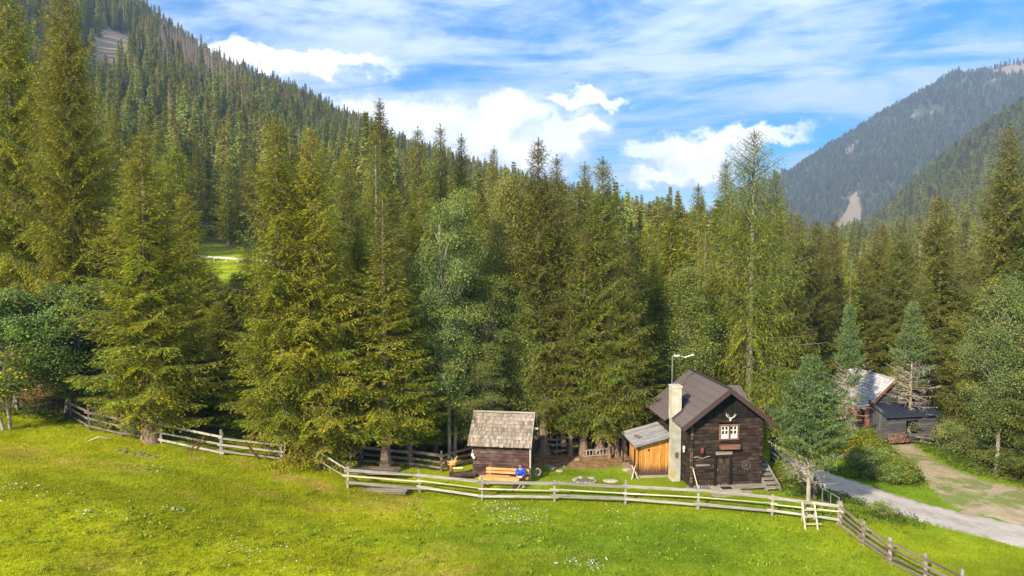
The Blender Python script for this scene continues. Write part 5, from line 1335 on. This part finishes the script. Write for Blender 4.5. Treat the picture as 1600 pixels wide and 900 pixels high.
V_ = [(0,0,.10),(0,.0,.26),(0,-.02,.42),(-.01,-.05,.53),(-.01,-.08,.60),(-.02,-.13,.70),(-.02,-.15,.79),   # 0 pelvis..6 head top
      (-.19,-.02,.44),(-.27,-.12,.22),(-.16,-.33,.16),(-.13,-.40,.15),                                    # 7 left shoulder, elbow, wrist, palm
      (.17,-.02,.44),(.25,-.12,.22),(.14,-.33,.16),(.10,-.40,.15),                                        # 11 right
      (-.10,-.02,.06),(-.42,-.28,.16),(-.62,-.72,.17),(-.70,-.80,.22),                                     # 15 left hip, knee, ankle, toe
      (.10,-.02,.06),(.15,-.45,.05),(.20,-.50,-.38),(.21,-.62,-.43)]                                      # 19 right hip, knee, ankle, toe
E_ = [(0,1),(1,2),(2,3),(3,4),(4,5),(5,6),(2,7),(7,8),(8,9),(9,10),(2,11),(11,12),(12,13),(13,14),(0,15),(15,16),(16,17),(17,18),(0,19),(19,20),(20,21),(21,22)]
Rd = [.13,.125,.13,.06,.055,.095,.07,.055,.042,.03,.032,.055,.042,.03,.032,.085,.06,.04,.03,.085,.06,.04,.03]
for hnd, wr_ in ((10,9),(14,13)):
    for k_ in range(5):
        a_ = (k_-2)*.012; b0 = len(V_); h_ = V_[hnd]; ln_ = (.045,.07,.08,.072,.055)[k_]
        sx = (-.045 if hnd == 14 else .045) if k_ == 0 else 0
        V_.append((h_[0]+a_+sx*.5, h_[1]-ln_*.55, h_[2]+.0)); V_.append((h_[0]+a_*1.2+sx, h_[1]-ln_, h_[2]-.025)); E_ += [(hnd,b0),(b0,b0+1)]; Rd += [.010,.008]
skin('body', V_, E_, Rd, M['skin'], pr)
skin('shirt', [(0,0,.14),(0,0,.28),(0,-.02,.42),(-.19,-.02,.44),(-.265,-.11,.24),(-.19,-.28,.18),(.17,-.02,.44),(.245,-.11,.24),(.17,-.28,.18)], [(0,1),(1,2),(2,3),(3,4),(4,5),(2,6),(6,7),(7,8)],
     [.155,.155,.155,.08,.065,.05,.08,.065,.05], M['blue'], pr)
skin('trousers', [(0,0,.09),(-.10,-.02,.07),(-.42,-.28,.16),(-.60,-.68,.17),(.10,-.02,.07),(.15,-.45,.05),(.195,-.49,-.30)], [(0,1),(1,2),(2,3),(0,4),(4,5),(5,6)], [.16,.115,.09,.06,.11,.08,.06], M['darkcloth'], pr)
mb = MB(120); mb.lump((-.02,-.11,.76),(.105,.105,.085),1,nz=.05); mb.build('hair', M['hair'], pr, True)
mb = MB(121); mb.lump((.21,-.60,-.43),(.05,.13,.045),1,nz=.05); mb.build('shoe', M['shoe'], pr, True)
mb = MB(122)
for s in (-1,1): mb.lump((-.02+s*.035,-.215,.70),(.012,.008,.008),1,nz=0)
mb.lump((-.02,-.225,.675),(.014,.02,.022),1,nz=0)
mb.build('face', M['skin'], pr, True)
mb = MB(123); mb.box((-.01,-.46,.145),(.22,.16,.02),1,rot=Matrix.Rotation(.3,3,'X')); o = mb.build('open_book', M['white'], None); o.location = pb; o.rotation_euler = (0,0,hy); tag(o, 'open white book held by the person on the bench', 'book')

# ------------------------------------------------------------------ things in the yard
# hollow log trough
p = gp(722,748); root = thing('log_trough', 'hollowed brown log trough lying left of the hut', 'trough', p, math.radians(14))
mb = MB(130); n = 9
for side in range(1):
    secs = [(-.75,.2),(-.4,.24),(.4,.24),(.75,.22)]; vs=[]; 
    for (x,r_) in secs:
        for k_ in range(n): a = math.pi*(1+k_/(n-1)); vs.append((x, r_*1.2*math.cos(a), .34+r_*1.25*math.sin(a)))
        for k_ in range(n): a = math.pi*(2-k_/(n-1)); vs.append((x, r_*.95*math.cos(a), .34+r_*.9*math.sin(a)))
    m2 = 2*n; fs = [(i*m2+k_, i*m2+(k_+1)%m2, (i+1)*m2+(k_+1)%m2, (i+1)*m2+k_) for i in range(3) for k_ in range(m2)]
    fs += [tuple(range(m2)), tuple(3*m2+k_ for k_ in reversed(range(m2)))]
    mb.add(vs, fs, 1.1)
mb.build('trough_body', M['hut_wood'], root)
for x in (-.73,.73):
    mb = MB(131); mb.box((x,0,.22),(.05,.42,.24),1.4); mb.build('end_board', M['hut_wood'], root)
# carved spring post with root figure
p = gp(705,746); root = thing('carved_post', 'orange peeled-wood root figure on a short post left of the trough', 'sculpture', p)
mb = MB(132); mb.tube([(0,0,-.1),(0,0,.75)], [.11,.09], 8, 1); mb.build('post', M['gold'], root)
mb = MB(133); mb.lump((.12,0,.85),(.24,.16,.17),1,nz=.3,seed=8)
for k_ in range(7): a = k_*.9; mb.tube([(.12,0,.88),(.12+.3*math.cos(a),.1*math.sin(a),.95+.22*math.sin(a*1.7)),(.12+.42*math.cos(a),.2*math.sin(a),1.05+.2*math.sin(a*1.7))],[.05,.035,.01],5,1)
mb.build('root_figure', M['bench'], root)
mb = MB(134); mb.beam((.1,0,.55),(.7,-.1,.62),.07,.07,1.2); mb.build('spout', M['fence_pale'], root)
# plank pile by the fence corner
p = gp(600,771); root = thing('plank_pile', 'pile of old grey planks lying under the silver fence', 'plank pile', p, math.radians(-9))
for k_ in range(9):
    mb = MB(140+k_); mb.beam((-1.35+.15*(k_%3),-.1+.16*(k_%3),.04+.055*(k_//3)),(1.2-.2*(k_%2),.02+.16*(k_%3),.04+.055*(k_//3)),.16,.045,jit=.01); mb.build('plank', M['plank'], root)
p = gp(560,742); root = thing('plank_pile', 'pile of dark weathered boards inside the fence corner', 'plank pile', p, math.radians(-4))
for k_ in range(9):
    mb = MB(150+k_); mb.beam((-.5,.25*(k_%3),.1+.09*(k_//3)),(2.3-.3*(k_%2),.1+.25*(k_%3),.06+.09*(k_//3)),.22,.06,jit=.01); mb.build('plank', M['fence_dark'], root)
# fire ring
rg = random.Random(4)
p0 = gp(914,752)
for k_ in range(16):
    a = k_*2*math.pi/16; q = Vector((p0.x+.62*math.cos(a), p0.y+.5*math.sin(a), 0)); q.z = float(gz(q.x,q.y))+.04
    mb = MB(160+k_); s = rg.uniform(.06,.15); mb.lump((0,0,0),(s*rg.uniform(.8,1.5),s*.9,s*.6),tone=rg.uniform(.6,1.4),nz=.3,seed=k_+80); o = mb.build('fire_ring_stone', M['stone']); o.location = q
    tag(o, 'pale rounded stone in the fire ring on the yard lawn', 'stone', group='stones of the fire ring')
mb = MB(180); mb.lump((0,0,0),(.35,.28,.04),1,nz=.2,seed=3); o = mb.build('ash_heap', M['stonedark']); o.location = p0+Vector((0,0,.02)); tag(o, 'dark ash heap in the middle of the fire ring', 'ash heap')
mb = MB(181); mb.lump((0,0,0),(.5,.26,.09),1.3,nz=.15,seed=9); o = mb.build('flat_stone', M['stone'], smooth=False); o.location = gp(955,753)+Vector((0,0,.05)); tag(o, 'big flat pale stone slab on the lawn right of the fire ring', 'stone')
for i,(px,py,s,lab) in enumerate([(902,719,.2,'small pale stone on the brown slope of the yard'),(862,733,.28,'pale rock cluster stone at the left end of the yard'),(874,737,.25,'low pale rock at the foot of the brown slope'),(880,730,.18,'small pale rock halfway up the yard slope'),(980,735,.35,'flat pale stone left of the golden shed'),(855,728,.2,'pale rock right behind the cart wheel')]):
    mb = MB(190+i); mb.lump((0,0,0),(s,s*.7,s*.4),nz=.25,seed=i+20); o = mb.build('yard_stone', M['stone']); o.location = gp(px,py)+Vector((0,0,.02)); tag(o, lab, 'stone')
for i,(px,py,s) in enumerate([(185,705,.12),(195,708,.16),(207,711,.14),(218,712,.17),(230,713,.13),(240,716,.15),(197,704,.1),(224,709,.12)]):
    mb = MB(200+i); mb.lump((0,0,0),(s,s*.8,s*.6),nz=.25,seed=i+40); o = mb.build('field_stone', M['stonedark']); o.location = gp(px,py)+Vector((0,0,.02)); tag(o, 'rough dark field stone in the row below the left fence', 'stone', group='field stones below the left fence')
# dead bough on the meadow by the left fence
a = gp(137,691); b = gp(172,687); mb = MB(210); mid = (a+b)/2+Vector((0,0,.18)); mb.tube([(a-a),(mid-a),(b-a)],[.02,.035,.02],5,1.2); o = mb.build('fallen_branch', M['fence_pale']); o.location = a+Vector((0,0,.05)); tag(o, 'bent pale bough lying on the grass at the left fence', 'branch')
# ladder lying against the trunks
a = gp(913,714); b = gp(975,708); root = thing('wooden_ladder', 'grey wooden ladder lying on its side among the trunks', 'ladder', a)
d = b-a
for h in (.06,.44):
    mb = MB(211); mb.beam(Vector((0,-.1,h)), d+Vector((0,-.1,h)), .05,.07,1.1); mb.build('side_rail', M['fence'], root)
for k_ in range(12):
    mb = MB(212); q = d*((k_+.5)/12); mb.beam(q+Vector((0,-.1,.06)), q+Vector((0,-.1,.44)), .04,.04,1.1); mb.build('rung', M['fence'], root)
# flared old stump base by the hut
p = gp(846,706); mb = MB(213); mb.tube([(0,0,-.3),(0,0,.1),(0,0,.45),(-.02,0,1.1),(-.05,0,2.2),(-.06,.05,3.6)],[.75,.52,.36,.30,.27,.24],12,1.0); o = mb.build('tree_stub', M['bark'], None, True); o.location = p+Vector((.15,-.25,0)); tag(o, 'thick flared brown trunk stub at the right end of the hut', 'tree trunk')

# ------------------------------------------------------------------ barn
by_ = math.radians(10.5); Yb = 50.2
pL = at(1381, 690, Yb); gzb = -1.05
brn = thing('wooden_barn', 'old barn with pale shingle roof and a dark blue metal lean-to in front', 'barn', (pL.x, Yb, gzb), by_)
BW = 4.25
mb = MB(220); log_wall(mb, 0, BW, .05, 1.95, 0, .14, .21, [(1.8,2.9,.6,1.5)], ends=.08); mb.build('front_wall', M['barn_wood'], brn)
mb = MB(221)
for k_ in range(10): mb.box((-.02,.1+k_*.17,1.15+.03*k_),(.06,.16,2.2+.06*k_),mb.r.uniform(.8,1.3))
mb.build('side_wall', M['barn_wood'], brn)
mb = MB(222); mb.poly([(-.15,-.35,1.95),(BW+.35,-.35,1.95),(BW+.35,1.6,2.55),(-.15,1.6,2.55)],.06,1.0); mb.build('lean_to_roof', M['rooftin_dark'], brn)
mb = MB(223); mb.beam((-.16,-.37,1.93),(BW+.36,-.37,1.93),.03,.12,1.6); mb.build('fascia', M['rooftin_dark'], brn)
# main volume behind
rz_, ez_ = 4.3, 2.35; xc = BW/2-.0; y0 = 1.5; y1 = y0+4.6
mb = MB(224); mb.box((xc, y0+.3, 1.2),(BW-.1,.12,2.4),.9)
pkz = rz_-.15
log_wall(mb, .1, BW-.1, 2.42, pkz, y0+.3, .1, .2, ends=0, top=lambda z: (xc-(pkz-z)*1.07, xc+(pkz-z)*1.07)); mb.build('gable_wall', M['barn_wood'], brn)
mb = MB(225); mb.box((.1,y0+2.5,1.15),(.14,4.3,2.4),1); mb.box((-.2,y0+.15,1.2),(.3,.12,2.3),3.5); mb.build('side_wall', M['redwood'], brn)
mb = MB(226); mb.box((BW-.1,y0+2.5,1.15),(.14,4.3,2.4),1); mb.build('side_wall', M['barn_wood'], brn)
for sx in (-1,1):
    mb = MB(227+sx); mb.xf = Matrix.Translation((xc, 0, 0)) @ Matrix.Rotation(-math.pi/2*1, 4, 'Z') if sx < 0 else Matrix.Translation((xc, 0, 0)) @ Matrix.Rotation(math.pi/2, 4, 'Z')
    # local: x -> along ridge, y -> towards ridge
    if sx < 0: shingle_roof(mb, -y1, -y0, -(BW/2+.35), ez_-.25, 0, rz_, 12, .14,.3, (.8,1.2)); mb.poly([(-y1,-(BW/2+.3),ez_-.26),(-y0,-(BW/2+.3),ez_-.26),(-y0,0,rz_-.01),(-y1,0,rz_-.01)],.03,.7)
    else: shingle_roof(mb, y0, y1, -(BW/2+.35), ez_-.25, 0, rz_, 12, .14,.3, (.8,1.2)); mb.poly([(y0,-(BW/2+.3),ez_-.26),(y1,-(BW/2+.3),ez_-.26),(y1,0,rz_-.01),(y0,0,rz_-.01)],.03,.7)
    mb.build('roof', M['shingle_pale'], brn)
    mb = MB(229); mb.beam((xc, y0-.03, rz_),(xc+sx*(BW/2+.36), y0-.03, ez_-.24),.05,.18,1.4); mb.build('bargeboard', M['redwood'], brn)
mb = MB(231); mb.beam((xc,y0,rz_+.05),(xc,y1,rz_+.05),.18,.05,1); mb.build('ridge_board', M['shingle_pale'], brn)
mb = MB(232); mb.lump((xc-1.4,y1-1.2,4.35),(.35,.3,.32),1,nz=.2,seed=2); mb.build('chimney', M['shingle_pale'], brn)
# firewood
bR = Matrix.Rotation(by_,3,'Z'); bo = Vector(brn.location)
root = thing('firewood_pile', 'stack of reddish split logs against the barn wall', 'woodpile', bo+bR@Vector((.1,-.45,0)), by_)
rg0 = random.Random(6)
for r_ in range(5):
    for k_ in range(7-r_//2):
        mb = MB(240+r_*9+k_); x = .15+k_*.24+(r_%2)*.1; mb.beam((x-.25+rg0.uniform(-.05,.05),-.1,.08+r_*.13),(x+.2,.1,.09+r_*.13+rg0.uniform(-.03,.03)),.12,.11,jit=.03); mb.build('log', M['woodpile'], root)
# far white roadside rail on the hillside meadow
a = gp(298,402); b = gp(425,411); root = thing('guard_rail', 'thin white rail along the bright meadow on the hillside', 'rail', a); d = b-a
mb = MB(250); mb.beam((0,0,.3), d+Vector((0,0,.3)), .12,.3,1.0); mb.build('rail', M['white'], root)
for k_ in range(8):
    mb = MB(251); q = d*(k_/7); q.z = float(gz(a.x+q.x, a.y+q.y))-a.z; mb.beam(q-Vector((0,0,.3)), q+Vector((0,0,.3)), .12,.12,1); mb.build('post', M['white'], root)

# ------------------------------------------------------------------ haze
zlo = float(ZZ.min())-1; zhi = max(float(ZZ.max()), 760)+60
mb = MB(999); mb.box((0, 2560, (zlo+zhi)/2), (15800, 5280, zhi-zlo), 1.0)
m = bpy.data.materials.new('valley_haze'); m.use_nodes = True; m.node_tree.nodes.clear(); g = NG(m.node_tree)
pv = g.new('ShaderNodeVolumePrincipled'); pv.inputs['Color'].default_value = (.44,.63,1.0,1); pv.inputs['Density'].default_value = HAZE_DENSITY; pv.inputs['Anisotropy'].default_value = .1
out = g.new('ShaderNodeOutputMaterial'); g.l.new(pv.outputs[0], out.inputs['Volume'])
hz = mb.build('haze', m); tag(hz, kind='stuff')
print('tris approx', sum(len(me.polygons) for me in bpy.data.meshes), 'ZZ', ZZ.min(), ZZ.max(), 'cnt', ncnt)
